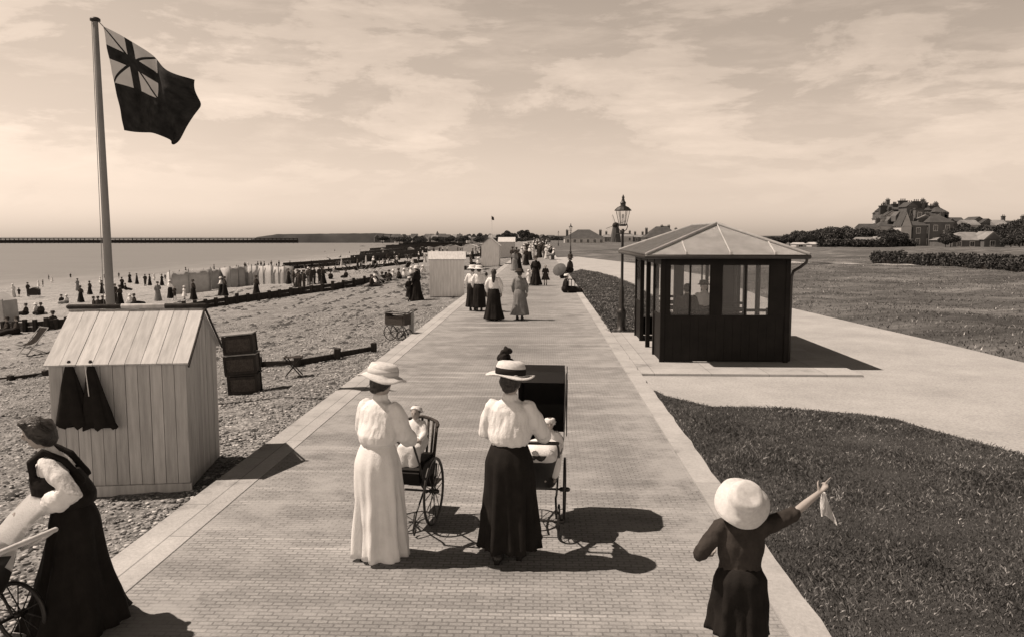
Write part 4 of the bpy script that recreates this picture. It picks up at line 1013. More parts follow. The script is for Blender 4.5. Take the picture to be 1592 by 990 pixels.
p_ = PB(639, 518); bm = B(); bar(bm, (0, 0, -.3), (.02, 0, .62), .13, .11); bmesh.ops.bevel(bm, geom=bm.edges[:], offset=.015, affect='EDGES'); tag(obj('timber_post', bm, m_wood, loc=p_), 'single weathered upright timber post beside the pram on the beach edge', 'post')
# folding stool
p_ = PB(457, 584); st = thing('folding_stool', 'small folding stool with crossed legs standing open on the shingle', 'stool', p_, R(12))
for y in (-.14, .14):
    bm = B(); bar(bm, (-.17, y, 0), (.17, y + .01, .40), .028, .018); obj('leg', bm, m_tar, st); bm = B(); bar(bm, (.17, y, 0), (-.17, y + .02, .40), .028, .018); obj('leg', bm, m_tar, st)
bm = B(); bar(bm, (-.17, -.16, .40), (-.17, .18, .40), .03); bar(bm, (.17, -.16, .40), (.17, .18, .40), .03); box(bm, -.17, .17, -.12, .14, .395, .402); obj('seat', bm, m_darkcloth, st)
# deck chair
def deckchair(p_, rz, label, grp=None, cl=None):
    dc = thing('deck_chair', label, 'deck chair', p_, rz, grp)
    for x in (-.27, .27):
        bm = B(); bar(bm, (x, -.38, 0), (x, .48, .95), .035, .022); obj('frame_side', bm, m_wood, dc)
        bm = B(); bar(bm, (x * .88, .52, 0), (x * .88, -.42, .42), .03, .02); obj('leg', bm, m_wood, dc)
    bm = B(); bar(bm, (-.27, .48, .95), (.27, .48, .95), .035); bar(bm, (-.25, -.42, .42), (.25, -.42, .42), .035); bar(bm, (-.27, -.30, .09), (.27, -.30, .09), .03); bar(bm, (-.24, .45, .05), (.24, .45, .05), .03); obj('rail', bm, m_wood, dc)
    bm = B(); rows = []
    for i in range(12):
        t_ = i / 11; y = -.42 + .90 * t_; z = .42 + .53 * t_ - .22 * math.sin(PI * t_)
        rows.append([bm.verts.new((x, y, z)) for x in (-.22, -.11, 0, .11, .22)])
    for a, b_ in zip(rows, rows[1:]):
        for k in range(4): bm.faces.new((a[k], a[k + 1], b_[k + 1], b_[k]))
    bmesh.ops.solidify(bm, geom=bm.faces[:], thickness=.006); obj('canvas', bm, cl or m_darkcloth, dc, True)
    return dc
deckchair(PB(50, 552), R(-28), 'empty deck chair with sagging canvas on the shingle left of the near hut')
deckchair(PB(592, 442), R(70), 'pale canvas deck chair on the beach beside the long groyne', cl=m_canvas)
# dark mail cart parked on the beach edge
p_ = PB(618, 528); pc = thing('pushchair', 'empty dark wicker pushchair parked on the shingle by the timber post', 'pushchair', p_, R(70), scale=.92)
for q in (-1, 1): wheel(pc, (q * .2, .12, .24), .24, spokes=10); wheel(pc, (q * .2, -.26, .16), .16, spokes=8)
bm = B(); tube(bm, [(-.2, .12, .24), (.2, .12, .24)], .01, 6); tube(bm, [(-.2, -.26, .16), (.2, -.26, .16)], .01, 6)
for q in (-1, 1): tube(bm, [(q * .16, -.3, .16), (q * .16, -.1, .42), (q * .16, .12, .24), (q * .16, .3, .5)], .012, 6)
obj('chassis', bm, m_iron, pc, True)
bm = B(); box(bm, -.2, .2, -.32, .30, .46, .50); box(bm, -.2, .2, .27, .31, .50, .80); box(bm, -.2, -.17, -.30, .27, .50, .72); box(bm, .17, .2, -.30, .27, .50, .72); box(bm, -.2, .2, -.36, -.321, .46, .78); obj('body', bm, m_wicker, pc)
bm = B(); tube(bm, [(-.21, -.36, .79), (-.21, .30, .83)], .02, 6); tube(bm, [(.21, -.36, .79), (.21, .30, .83)], .02, 6); tube(bm, [(-.21, .30, .83), (.21, .30, .83)], .02, 6); tube(bm, [(-.2, -.36, .80), (-.18, -.6, .92), (.18, -.6, .92), (.2, -.36, .80)], .014, 6); obj('rail', bm, m_iron, pc, True)

# ------------------------------------------------------------------ second and farther huts
def small_hut(name, label, nr_, wd, dp, he_, hr_, rz, mat, door=False):
    t = thing(name, label, 'beach hut', nr_, rz)
    bm = B(); boards(bm, -wd, 0, 10, 0, .02, .0, lambda x: he_ - .01); obj('front_wall', bm, mat, t)
    g2 = lambda y: he_ + (hr_ - he_) * (1 - abs(y - dp / 2) / (dp / 2)) - .02
    for xx in (0., -wd): bm = B(); boards(bm, 0.022, dp, 8, -.01, .012, .0, g2); obj('side_wall', bm, mat, t, loc=(xx - .012, 0, 0), rot=(0, 0, PI / 2))
    bm = B(); prism(bm, [(.03, 0), (dp - .005, 0), (dp - .005, he_ - .03), (dp / 2, hr_ - .05), (.03, he_ - .03)], -wd + .03, -.03, 'x'); obj('inner_lining', bm, m_boards, t)
    a_ = math.atan2(hr_ - he_, dp / 2)
    bm = B(); y_, z_ = dp / 2 + .1, hr_ - he_ + .1 * math.tan(a_)
    prism(bm, [(-.1, he_ - .1 * math.tan(a_)), (dp / 2, hr_), (dp + .1, he_ - .1 * math.tan(a_)), (dp + .1, he_ - .1 * math.tan(a_) + .03), (dp / 2, hr_ + .035), (-.1, he_ - .1 * math.tan(a_) + .03)], -wd - .08, .08, 'x'); obj('roof', bm, m_roofb, t)
    return t
a = PB(721, 461); small_hut('beach_hut', 'plain pale beach hut with low pitched roof farther along the kerb', (-3.66, a.y, bz(-3.8)), 1.62, 1.4, 1.78, 2.08, R(6), m_hutpaint)
a = P(790, 411); b2 = PB(764, 411)
t = thing('beach_hut', 'distant pale hut with its gable towards us at the kerb among the crowd', 'beach hut', (-4.1, a.y, -.2), R(0))
bm = B(); prism(bm, [(-1.7, 0), (0, 0), (0, 2.0), (-.85, 2.7), (-1.7, 2.0)], 0, 2.4, 'y'); obj('wall', bm, m_hutpaint, t)
for q in (-1, 1): bm = B(); bar(bm, (-.85 + q * .98, 1.2, 1.93), (-.85 + q * .01, 1.2, 2.73), 2.6, .05, up=(0, 1, 0)) if False else prism(bm, [(-.85, 2.71), (-.85 + q * 1.0, 1.89), (-.85 + q * 1.0, 1.95), (-.85, 2.77)], -.1, 2.5, 'y'); obj('roof', bm, m_slate, t)
t = thing('beach_hut', 'distant broad pale hut with a sloping roof behind the gabled hut', 'beach hut', (-3.75, P(790, 398).y, -.2), 0)
bm = B(); box(bm, -2.2, 0, 0, 2.2, 0, 2.1); obj('wall', bm, m_boards, t); bm = B(); prism(bm, [(-.15, 2.11), (1.1, 2.75), (2.35, 2.11)], -2.3, .1, 'x'); obj('roof', bm, m_roofb, t)

# ------------------------------------------------------------------ main groyne and the farther ones
def pbl(pts, n):
    """n points along a pixel polyline dropped on the beach"""
    xs = [p[0] for p in pts]; ys = [p[1] for p in pts]
    return [PB(x, float(np.interp(x, xs, ys))) for x in np.linspace(xs[0], xs[-1], n)]
groyne('groyne', 'long dark timber groyne with posts crossing the beach behind the near hut', pbl([(6, 517), (60, 515), (150, 505), (250, 492), (330, 478), (400, 468), (470, 458), (520, 452), (600, 436)], 37), .62, .2, .5)
GL = [([(440, 420), (520, 414), (560, 409), (655, 398)], 20, 'second timber groyne, starting at the water behind the group of men'),
      ([(545, 407), (600, 400), (664, 393)], 15, 'third timber groyne beyond the pale canvas deck chair'),
      ([(560, 400), (620, 394), (664, 390)], 14, 'fourth timber groyne, low in front of the distant crowd'),
      ([(575, 394), (640, 388), (735, 383)], 10, 'fifth timber groyne below the distant town'),
      ([(600, 388.5), (660, 384.5), (740, 380)], 9, 'sixth timber groyne close below the distant town'),
      ([(620, 384.5), (680, 381), (745, 377.5)], 8, 'farthest visible timber groyne at the foot of the town')]
for pts, n, lb in GL:
    q = pbl(pts, n); far = q[0].y; groyne('groyne', lb, q, .75 + far * .002, .2 + far * .0006, .8 + far * .004)
groyne('groyne', 'short dark groyne between the plain hut and the gabled hut', pbl([(724, 401), (762, 397)], 5), .9, .28, .5)
groyne('groyne', 'low dark groyne behind the two women in white blouses', pbl([(724, 420), (768, 413)], 5), .35, .22, .28)

# ------------------------------------------------------------------ crowd
protos = {}
KIND = {
    'blouse': ('woman in white blouse', dict(top=m_white, skirt=m_blackcloth, hem=.30, hatspec=dict(br=.18, cr=.11, ch=.10, mat=m_straw))),
    'dark': ('woman in dark dress', dict(top=m_darkcloth, skirt=m_blackcloth, hem=.33, hatspec=dict(br=.18, cr=.11, ch=.11, mat=m_darkcloth))),
    'pale': ('woman in pale dress', dict(top=m_offwhite, skirt=m_offwhite, hem=.30, hatspec=dict(br=.20, cr=.11, ch=.10, mat=m_straw))),
    'grey': ('woman in grey dress', dict(top=m_midcloth, skirt=m_midcloth, hem=.31, hatspec=dict(br=.17, cr=.11, ch=.11, mat=m_darkcloth))),
    'man': ('man in dark suit', dict(H=1.72, top=m_darkcloth, trousers=m_darkcloth, sleeve='plain', bun='', tunic=.12, hatspec=dict(br=.12, cr=.115, ch=.07, mat=m_darkcloth))),
    'boater': ('man in straw boater', dict(H=1.72, top=m_darkcloth, trousers=m_midcloth, sleeve='plain', bun='', tunic=.12, hatspec=dict(br=.15, cr=.10, ch=.09, mat=m_straw))),
    'girl': ('girl in white frock', dict(H=1.15, top=m_white, skirt=m_white, hem=.34, skirt_z=.42, sleeve='short', bun='', long_hair=True, hatspec=dict(br=.2, cr=.13, ch=.1, mat=m_straw))),
    'boyd': ('child in dark clothes', dict(H=1.15, top=m_darkcloth, trousers=m_darkcloth, sleeve='plain', bun='', stride=.10)),
    'sitd': ('dark dressed sitter', dict(top=m_darkcloth, skirt=m_blackcloth, hem=.25, pose='ground', hatspec=dict(br=.17, cr=.11, ch=.1, mat=m_darkcloth))),
    'sitw': ('white bloused sitter', dict(top=m_white, skirt=m_midcloth, hem=.25, pose='ground', hatspec=dict(br=.2, cr=.11, ch=.1, mat=m_straw))),
}
def crowd(kind, loc, rz=None, where='', scale=1., group=None, label=None):
    rz = rng.uniform(0, 6.28) if rz is None else rz
    ds, kw = KIND[kind]; lb = label or f'{ds} {where}'
    if not group and not label: group = f'{ds} {where}'
    if kind not in protos:
        kw = dict(kw); kw.setdefault('armL', ((-.22, .03, 1.07), (-.15, .22, 1.0)))
        protos[kind] = figure(lb, loc, rz, det=0, group=group, seed=len(kind) + len(protos), **kw); protos[kind].scale = (scale,) * 3; return protos[kind]
    r = dup(protos[kind], loc, rz, lb, None, group, scale)
    if not group and 'group' in r: del r['group']
    return r
W_ = 'at the far water edge'
for x, y, k in [(67, 446, 'boyd'), (76, 437, 'boyd'), (110, 434, 'boyd'), (81, 440, 'girl'), (60, 448, 'girl'), (156, 442, 'girl'), (163, 435, 'boyd'), (185, 433, 'boyd'), (202, 440, 'dark'), (213, 442, 'dark'), (240, 436, 'girl'),
                (252, 444, 'dark'), (257, 437, 'boyd'), (263, 438, 'dark'), (269, 432, 'boyd'), (279, 429, 'boyd'), (289, 429, 'dark'), (293, 428, 'boyd'), (300, 429, 'girl'), (316, 426, 'girl'), (333, 424, 'grey'),
                (350, 423, 'boyd'), (368, 420, 'boyd'), (381, 420, 'man'), (386, 420, 'pale'), (397, 418, 'boyd'), (401, 418, 'dark'), (406, 418, 'man'), (411, 418, 'dark'), (418, 417, 'boyd'), (422, 417, 'man'), (426, 418, 'girl'),
                (430, 417, 'boyd'), (434, 417, 'man'), (446, 418, 'boyd'), (451, 418, 'man'), (467, 414, 'boyd'), (475, 413, 'girl'), (484, 412, 'boyd')]:
    crowd(k, PB(x, y), None, W_)
S_ = 'on the sand beyond the long groyne'
for x, y, k in [(21, 462, 'pale'), (30, 462, 'boyd'), (44, 461, 'man'), (121, 452, 'grey'), (126, 470, 'dark'), (140, 458, 'dark'), (159, 457, 'dark'), (180, 472, 'man'), (187, 474, 'dark'), (190, 450, 'dark'), (195, 451, 'sitd'),
                (226, 445, 'man'), (233, 444, 'dark'), (246, 468, 'grey'), (265, 464, 'blouse'), (272, 466, 'boyd'), (287, 466, 'girl'), (301, 466, 'dark'), (344, 460, 'blouse'), (350, 460, 'dark'), (399, 461, 'dark'), (449, 442, 'dark'), (96, 472, 'sitd'), (104, 472, 'sitw')]:
    crowd(k, PB(x, y), None, S_)
T_ = 'in the cluster right of the canvas screens'
for x, y, k in [(457, 446, 'man'), (463, 447, 'dark'), (466, 456, 'man'), (473, 456, 'man'), (480, 443, 'boater'), (484, 443, 'man'), (489, 442, 'man'), (497, 442, 'man'), (503, 442, 'dark')]:
    crowd(k, PB(x, y), None, T_)
G_ = 'leaning against the far side of the long groyne'
for x, y, k in [(12, 519, 'sitd'), (27, 519, 'sitd'), (41, 490, 'sitd'), (57, 489, 'sitw'), (83, 508, 'sitd'), (64, 489, 'sitd'), (209, 474, 'sitd'), (203, 474, 'sitw'), (146, 478, 'sitd'), (153, 478, 'sitd'), (160, 477, 'sitd'), (166, 476, 'sitw'),
                (514, 434, 'sitd'), (538, 432, 'sitd'), (519, 424, 'sitw')]:
    crowd(k, PB(x, y), None, 'near the long groyne')
for x, y, k in [(578, 447, 'sitd'), (583, 446, 'sitw'), (594, 441, 'sitd'), (612, 436, 'sitw'), (620, 434, 'sitd'), (629, 434, 'sitw'), (605, 437, 'sitd'), (640, 430, 'sitw'), (650, 430, 'sitd'), (658, 428, 'sitw')]:
    crowd(k, PB(x, y), None, 'left of the plain hut')
F_ = 'in the distant throng on the beach below the town'
for i in range(95):
    x = rng.uniform(500, 755); t_ = (x - 500) / 255; y = rng.choice([0, 0, 1]) * 4 + rng.uniform(386 - 4 * t_, 416 - 6 * t_)
    if x > 663 and x < 724: y = min(y, 391)
    crowd(rng.choice(['dark', 'man', 'blouse', 'sitd', 'sitw', 'boyd', 'pale', 'girl', 'dark', 'man']), PB(x, y), None, F_)
for x, y, k in [(735, 404, 'dark'), (748, 402, 'man'), (758, 404, 'man'), (752, 402, 'dark'), (744, 414, 'sitw'), (752, 413, 'sitd'), (765, 412, 'sitw')]:
    crowd(k, PB(x, y), None, 'beside the kerb near the gabled hut')
Q_ = 'in the crowd far along the promenade'
for i in range(58):
    y = 374.5 + 30 * rng.random() ** 1.5; Z = EYE * F_PX / (y - 368); x = rng.uniform(-3.0, .6) if y > 381 else rng.uniform(-3, 1.6); q = Vector((x, Z, 0))
    crowd(rng.choice(['dark', 'man', 'blouse', 'dark', 'grey', 'boater', 'pale', 'girl']), q, rng.choice([0, PI]) + rng.uniform(-.4, .4), Q_)
for x, y, k in [(803, 411, 'dark'), (797, 412, 'man'), (806, 420, 'dark'), (800, 421, 'grey'), (818, 413, 'dark'), (812, 409, 'pale'), (824, 405, 'blouse')]:
    crowd(k, P(x, y), rng.uniform(-.4, .4), 'at the near end of the promenade crowd')
# seated people and benches along the grass side
for i, (x, y) in enumerate([(886, 404), (880, 397), (876, 392)]):
    q = P(x, y); t = thing('bench', ['nearest', 'middle', 'farthest'][i] + ' of the crowded promenade benches facing the sea beyond the parasol lady', 'bench', (1.45, q.y, 0), PI / 2)
    bm = B(); box(bm, -.9, .9, -.02, .38, .42, .45); obj('seat', bm, m_tar, t); bm = B(); box(bm, -.9, .9, -.06, -.021, .5, .88); obj('backrest', bm, m_tar, t)
    for xx in (-.8, .8): bm = B(); box(bm, xx - .03, xx + .03, 0, .36, 0, .419); obj('leg', bm, m_iron, t)
    for k in range(3): crowd(rng.choice(['sitd', 'sitw']), Vector((1.38, q.y - .6 + .6 * k, .42)), PI / 2 + rng.uniform(-.3, .3), '', 1., 'people seated on the promenade benches', f'person seated on the {["nearest", "middle", "farthest"][i]} crowded bench, {["near end", "middle", "far end"][k]}')

# walkers in the middle distance, each their own
figure('girl with long dark loose hair, white blouse and long dark skirt walking away', P(768, 498), R(-4), 1.66, m_white, m_blackcloth, .31, .05, long_hair=True, bun='', seed=11., puff=.8)
figure('woman in long pale grey coat and dark hat walking away beside the dark haired girl', P(808, 497), R(-10), 1.62, m_midcloth, m_midcloth, .30, .16, seed=12., coat=True, tunic=.3, sleeve='plain', bun='low', hatspec=dict(br=.17, cr=.12, ch=.10, mat=m_darkcloth, rot=(R(-10), 0, 0)))
figure('left one of two women in white blouses and pale hats walking by the plain hut', P(735, 483), R(-4), 1.62, m_white, m_blackcloth, .24, .14, seed=13., puff=1.2, hatspec=dict(br=.21, cr=.13, ch=.11, mat=m_straw))
figure('right one of two women in white blouses, beside the small dark haired child', P(745, 484), R(4), 1.62, m_white, m_blackcloth, .24, .14, seed=14., puff=1.2, hatspec=dict(br=.21, cr=.13, ch=.11, mat=m_straw))
figure('small dark haired child in pale top and dark skirt walking beside the two women', P(756, 474), R(0), 1.30, m_offwhite, m_blackcloth, .24, .40, seed=15., bun='', puff=.6)
figure('woman in dark dress with white front and dark hat walking towards us', P(833, 444), PI - .1, 1.60, m_blackcloth, m_blackcloth, .36, .04, seed=16., puff=1.3, hatspec=dict(br=.17, cr=.12, ch=.12, mat=m_darkcloth))
figure('small girl in dark flared frock with bare legs walking towards us', P(848, 444), PI, 1.12, m_darkcloth, m_darkcloth, .34, .44, seed=17., bun='', sleeve='short', long_hair=True)
figure('toddler in white coat holding on beside the woman in the dark dress', P(822, 444), PI, .86, m_white, m_white, .30, .2, seed=18., bun='', hatspec=dict(br=.16, cr=.13, ch=.1, mat=m_white))
figure('woman in black dress and pale hat standing on the shingle left of the plain hut', PB(648, 468), R(60), 1.62, m_blackcloth, m_blackcloth, .36, .04, seed=19., hatspec=dict(br=.17, cr=.12, ch=.11, mat=m_straw))
figure('small child in dark coat at the side of the woman in black on the shingle', PB(637, 469), R(20), 1.15, m_blackcloth, m_blackcloth, .26, .3, seed=20., bun='', hatspec=dict(br=.15, cr=.13, ch=.1, mat=m_offwhite))
q = P(878, 455)
figure('woman in dark dress and white cap sitting on the promenade edge with legs stretched out', Vector((q.x, q.y, .0)), R(-80), 1.6, m_blackcloth, m_blackcloth, .3, pose='ground', seed=21., lean=.12, bun='', hatspec=dict(br=.12, cr=.115, ch=.09, mat=m_white, droop=-.01, name='cap'))
q = P(886, 446)
figure('lady in dark dress and tall plumed hat seated beneath the parasol', Vector((q.x, q.y, .42)), R(60), 1.62, m_darkcloth, m_blackcloth, .3, pose='chair' if False else 'chair', seed=22., hatspec=dict(br=.2, cr=.13, ch=.2, mat=m_darkcloth))
t = thing('chair', 'low chair under the lady with the tall plumed hat', 'chair', (q.x, q.y, 0), R(60)); bm = B(); box(bm, -.22, .22, -.2, .22, .38, .41); obj('seat', bm, m_tar, t)
for a in (-.2, .18):
    for b_ in (-.18, .2): bm = B(); box(bm, a, a + .03, b_ - .03, b_, 0, .379); obj('leg', bm, m_tar, t)
pz = thing('parasol', 'open grey parasol tilted behind the seated lady', 'parasol', (P(874, 446).x, P(874, 446).y - .1, .72)); pz.rotation_euler = (R(50), R(-38), 0)
bm = B(); rows = []
for i in range(7):
    r_ = .38 * i / 6; rows.append((max(.001, r_), .52 - .8 * r_ * r_))
lathe(bm, rows + [(.37, .40), (.001, .50)], 16); obj('canopy', bm, M('parasol_silk', .09), pz); bm = B(); tube(bm, [(0, 0, -.2), (0, 0, .6)], .01, 6); obj('shaft', bm, m_tar, pz)
figure('woman in pale blouse sitting inside the shelter, seen through its window', Vector((SX0 + 1.25, SY0 + WY / 2 - .35, .45)), PI, 1.6, m_offwhite, m_darkcloth, .3, pose='chair', seed=25., hatspec=dict(br=.15, cr=.11, ch=.1, mat=m_darkcloth))
figure('man in dark coat sitting inside the shelter with his back to the window', Vector((SX0 + .6, SY0 + .52, .45)), 0, 1.65, m_darkcloth, None, trousers=m_darkcloth, sleeve='plain', bun='', pose='chair', seed=26.)
# handkerchief hanging from the pointing child's fingers
q = PD(1280, 764, 4.78)
bm = B(); rows = []
for i in range(12):
    rows.append([bm.verts.new((.004 * i * (.6 + .5 * k / 6) + .02 * (k / 6 - .5) * (1 + i * .3), .03 * math.sin(k * 1.3 + i * .4) * i / 11, -.013 * i - .002 * k * k * i / 11)) for k in range(7)])
for a, b_ in zip(rows, rows[1:]):
    for k in range(6): bm.faces.new((a[k], a[k + 1], b_[k + 1], b_[k]))
bmesh.ops.solidify(bm, geom=bm.faces[:], thickness=.003); tag(obj('handkerchief', bm, m_white, loc=q, smooth=True), 'small white handkerchief dangling from the hand of the pointing child', 'handkerchief')

# ------------------------------------------------------------------ canvas screens and tents
def screen(name, label, px0, px1, yb, h, dep=1.4, group=None, cat='canvas screen'):
    a, b_ = PB(px0, yb[0]), PB(px1, yb[1]); d = b_ - a; L = math.hypot(d.x, d.y); t = thing(name, label, cat, a, math.atan2(d.y, d.x), group)
    bm = B(); n = max(4, int(L / .35)); f_, k_ = [], []
    for i in range(n + 1):
        x = L * i / n; z0 = (b_.z - a.z) * i / n; sg = .03 * math.sin(i * 2.1); ht = h * (1 - .05 * abs(math.sin(i * PI / 4)))
        f_.append([bm.verts.new((x, sg, z0 - .05)), bm.verts.new((x, sg * .5, z0 + ht * .6)), bm.verts.new((x, .12, z0 + ht)), bm.verts.new((x, dep, z0 + ht * .93)), bm.verts.new((x, dep, z0 - .1))])
    for p_, q_ in zip(f_, f_[1:]):
        for k in range(4): bm.faces.new((p_[k], q_[k], q_[k + 1], p_[k + 1]))
    bm.faces.new(f_[0]); bm.faces.new(f_[-1]); obj('canvas', bm, m_canvas, t, True)
    for i in (0, n // 2, n): bm = B(); bar(bm, (L * i / n, -.06, (b_.z - a.z) * i / n - .1), (L * i / n, -.06, (b_.z - a.z) * i / n + h + .12), .07); obj('pole', bm, m_wood, t)
    return t
sc_ = [(265, 328, (458, 452), 2.3, 'leftmost broad'), (329, 357, (450, 446), 2.1, 'second from left, narrow'), (358, 384, (447, 444), 2.2, 'third from left'), (385, 400, (444, 443), 2.2, 'narrow middle'), (401, 423, (443, 442), 2.1, 'second from right'), (425, 443, (442, 441), 1.9, 'rightmost')]
for a, b_, yb, h, w_ in sc_: screen('bathing_screen', w_ + ' canvas bathing screen of the pale row behind the long groyne', a, b_, yb, h)
q = PB(-14, 503); t = thing('bathing_tent', 'pale canvas tent cut by the left edge of the beach', 'tent', q, 0)
bm = B(); prism(bm, [(-1., 0), (.95, 0), (.85, 1.5), (0, 2.0), (-.9, 1.5)], 0, 1.5, 'y'); obj('canvas', bm, m_canvas, t); bm = B(); tube(bm, [(.98, -.06, -.2), (.90, -.06, 1.6)], .04, 6); obj('pole', bm, m_wood, t)
q = PB(54, 463); t = thing('bathing_machine', 'small dark wheeled bathing cart alone on the sand', 'cart', q, .2, None, .6)
bm = B(); box(bm, -.9, .9, -.6, .6, .5, 1.6); prism(bm, [(-1., 1.601), (0, 2.0), (1., 1.601)], -.7, .7, 'y'); obj('body', bm, m_tar, t); wheel(t, (-.95, 0, .45), .45); wheel(t, (.95, 0, .45), .45)
for i in range(22):
    x = rng.uniform(560, 750); y = rng.uniform(383, 395) - 3 * (x - 560) / 190; q = PB(x, y)
    bm = B(); w_ = rng.uniform(1., 1.8) * (1 + q.y / 400); h = rng.uniform(1.7, 2.4); prism(bm, [(-w_, 0), (w_, 0), (w_ * .9, h * .65), (0, h), (-w_ * .9, h * .65)], 0, 2, 'y')
    tag(obj('tent', bm, rng.choice([m_canvas, m_canvas, m_midcloth]), loc=q, rot=(0, 0, rng.uniform(-.5, .5))), 'small canvas tent in the distant throng on the beach', 'tent', 'distant beach tents')

# ------------------------------------------------------------------ far: pier, headland, town, trees, houses
m_far = M('far_dark', .075, .9, .3, .05, .1); m_hill = M('hill_scrub', .04, .95, .45, .03, .1, .6)
m_brick = M('brick_wall', .10, .85, .2, .5, .1); m_render = M('pale_render', .42, .85, .15, .5, .1); m_tile = M('tiled_roof', .06, .8, .25, .6, .1); m_tile2 = M('pale_roof', .20, .8, .25, .6, .1)
m_win = M('dark_window', .03, .25, .2, 2, 0, spec=.5); m_trim = M('white_trim', .55, .7, .1, 2, 0)
m_leaf = bpy.data.materials.new('leaves'); m_leaf.use_nodes = True; _t = m_leaf.node_tree; _g = N(_t, 'ShaderNodeNewGeometry')
_t.links.new(ramp(_t, _g.outputs['Random Per Island'], [(0, .012), (.6, .032), (1, .09)]), _t.nodes['Principled BSDF'].inputs['Base Color']); _t.nodes['Principled BSDF'].inputs['Roughness'].default_value = .8
# harbour pier closing the bay
a, b_ = Vector((-720, 890, -5.2)), Vector((-290, 950, -5.2)); pr_ = thing('pier', 'long low dark timber pier on piles closing the bay along the horizon', 'pier', a)
d = b_ - a; d.z = 0; n = 90
for i in range(n + 1):
    bm = B(); p = d * i / n; bar(bm, p + Vector((0, 0, -1)), p + Vector((0, 0, 5.6 + rng.uniform(-.2, .2))), .7); obj('pile', bm, m_tar, pr_)
bm = B(); bar(bm, Vector((0, 2, 4.9)), d + Vector((0, 2, 4.9)), 2.5, .8); bar(bm, Vector((0, .6, 5.8)), d + Vector((0, .6, 5.8)), .3); bar(bm, Vector((0, 3, 2.0)), d + Vector((0, 3, 2.0)), .5, 3.6); obj('deck', bm, m_tar, pr_)
# headland
def ridge(name, px0, px1, Y, prof, zb, mat, dep=160):
    bm = B(); n = 90; rows = []
    for i in range(n + 1):
        px = px0 + (px1 - px0) * i / n; py = float(np.interp(px, [p[0] for p in prof], [p[1] for p in prof])) + .5 * noise.noise(Vector((i * .35, 0, 0)))
        c = PD(px, py, Y); rows.append([bm.verts.new((c.x, Y - dep * .5, zb)), bm.verts.new((c.x, Y - dep * .25, zb + (c.z - zb) * .7)), bm.verts.new((c.x, Y, c.z)), bm.verts.new((c.x, Y + dep, zb + (c.z - zb) * .5)), bm.verts.new((c.x, Y + dep * 2, zb))])
    for p_, q_ in zip(rows, rows[1:]):
        for k in range(4): bm.faces.new((p_[k], q_[k], q_[k + 1], p_[k + 1]))
    return tag(obj(name, bm, mat, smooth=True), kind='structure')
ridge('headland', 385, 720, 1010, [(385, 376), (400, 369), (430, 364.5), (520, 363.5), (590, 363), (640, 367), (700, 369), (720, 372)], -6, m_hill, 30)
ridge('hills', 560, 1900, 2600, [(560, 372), (640, 367.5), (760, 366.5), (900, 367), (1100, 367), (1300, 367), (1900, 366)], -5, m_hill)
# trees
def leaves(centres, n, size, flat=.8):
    """leaf clumps spread through lobes"""
    cs = np.array([c[:3] for c in centres], float); rr = np.array([c[3] for c in centres], float)
    k = nr.choice(len(cs), n, p=rr ** 2 / (rr ** 2).sum()); v_ = nr.randn(n, 3); v_ /= np.linalg.norm(v_, axis=1)[:, None]
    ctr = cs[k] + v_ * (rr[k] * (.55 + .5 * nr.rand(n)))[:, None] * np.array([1, 1, flat])
    a = nr.randn(n, 3); a /= np.linalg.norm(a, axis=1)[:, None]; b_ = np.cross(a, nr.randn(n, 3)); b_ /= np.linalg.norm(b_, axis=1)[:, None]
    s = (size * (.5 + nr.rand(n)))[:, None]
    V = np.stack([ctr - a * s - b_ * s * .5, ctr + a * s - b_ * s * .6, ctr + a * s * .7 + b_ * s, ctr - a * s * .8 + b_ * s * .7], 1).reshape(-1, 3); i = np.arange(n) * 4
    return V, np.stack([i, i + 1, i + 2, i + 3], 1)
def tree_mesh(h, wd, n, sz):
    lobes = [(rng.uniform(-wd * .5, wd * .5), rng.uniform(-wd * .4, wd * .4), h * rng.uniform(.42, .85), wd * rng.uniform(.2, .36)) for _ in range(9)] + [(0, 0, h * .6, wd * .36), (0, 0, h * .82, wd * .2)]
    V, Fc = leaves(lobes, n, sz); return npmesh('crown', V, Fc, m_leaf), lobes
TM = []
for i in range(6):
    h, wd = 7., rng.uniform(5.5, 8.5); cm, lb = tree_mesh(h, wd, 6500, .19)
    bm = B(); tube(bm, [(0, 0, -.5), (.05, 0, h * .25), (0, .1, h * .62)], [.26, .2, .10], 8)
    for l_ in lb[:5]: tube(bm, [(0, 0, h * .3), ((l_[0]) * .5, l_[1] * .5, h * .42), l_[:3]], [.12, .08, .04], 6)
    bmesh.ops.recalc_face_normals(bm, faces=bm.faces); tmm = bpy.data.meshes.new('trunk'); bm.to_mesh(tmm); bm.free(); tmm.materials.append(m_tar); TM.append((cm, tmm))
def tree(q, s, label, group=None, sx=1.):
    t = thing('tree', label, 'tree', q, rng.random() * 6, group, s); t.scale = (s * sx, s * sx, s); c, k = rng.choice(TM); obj('crown', c, None, t); obj('trunk', k, None, t); return t
def G(px, py, Y=None):
    q = P(px, py, -.1); return q
tw = 'bushy dark tree in the wood edge left of the big house'
for i in range(30):
    px = 1196 + 172 * i / 29 + rng.uniform(-3, 3); Y = rng.uniform(225, 250); x = PD(px, 380, Y).x; t_ = (px - 1196) / 172
    hpx = float(np.interp(px, [1196, 1215, 1240, 1270, 1300, 1330, 1370], [366, 366, 360, 356, 352, 353, 352])); z = PD(px, hpx, Y).z + .2
    tree((x, Y, -.2), z / 7.4 * rng.uniform(.85, 1.05), tw, 'trees of the wood edge left of the big house', 1.1)
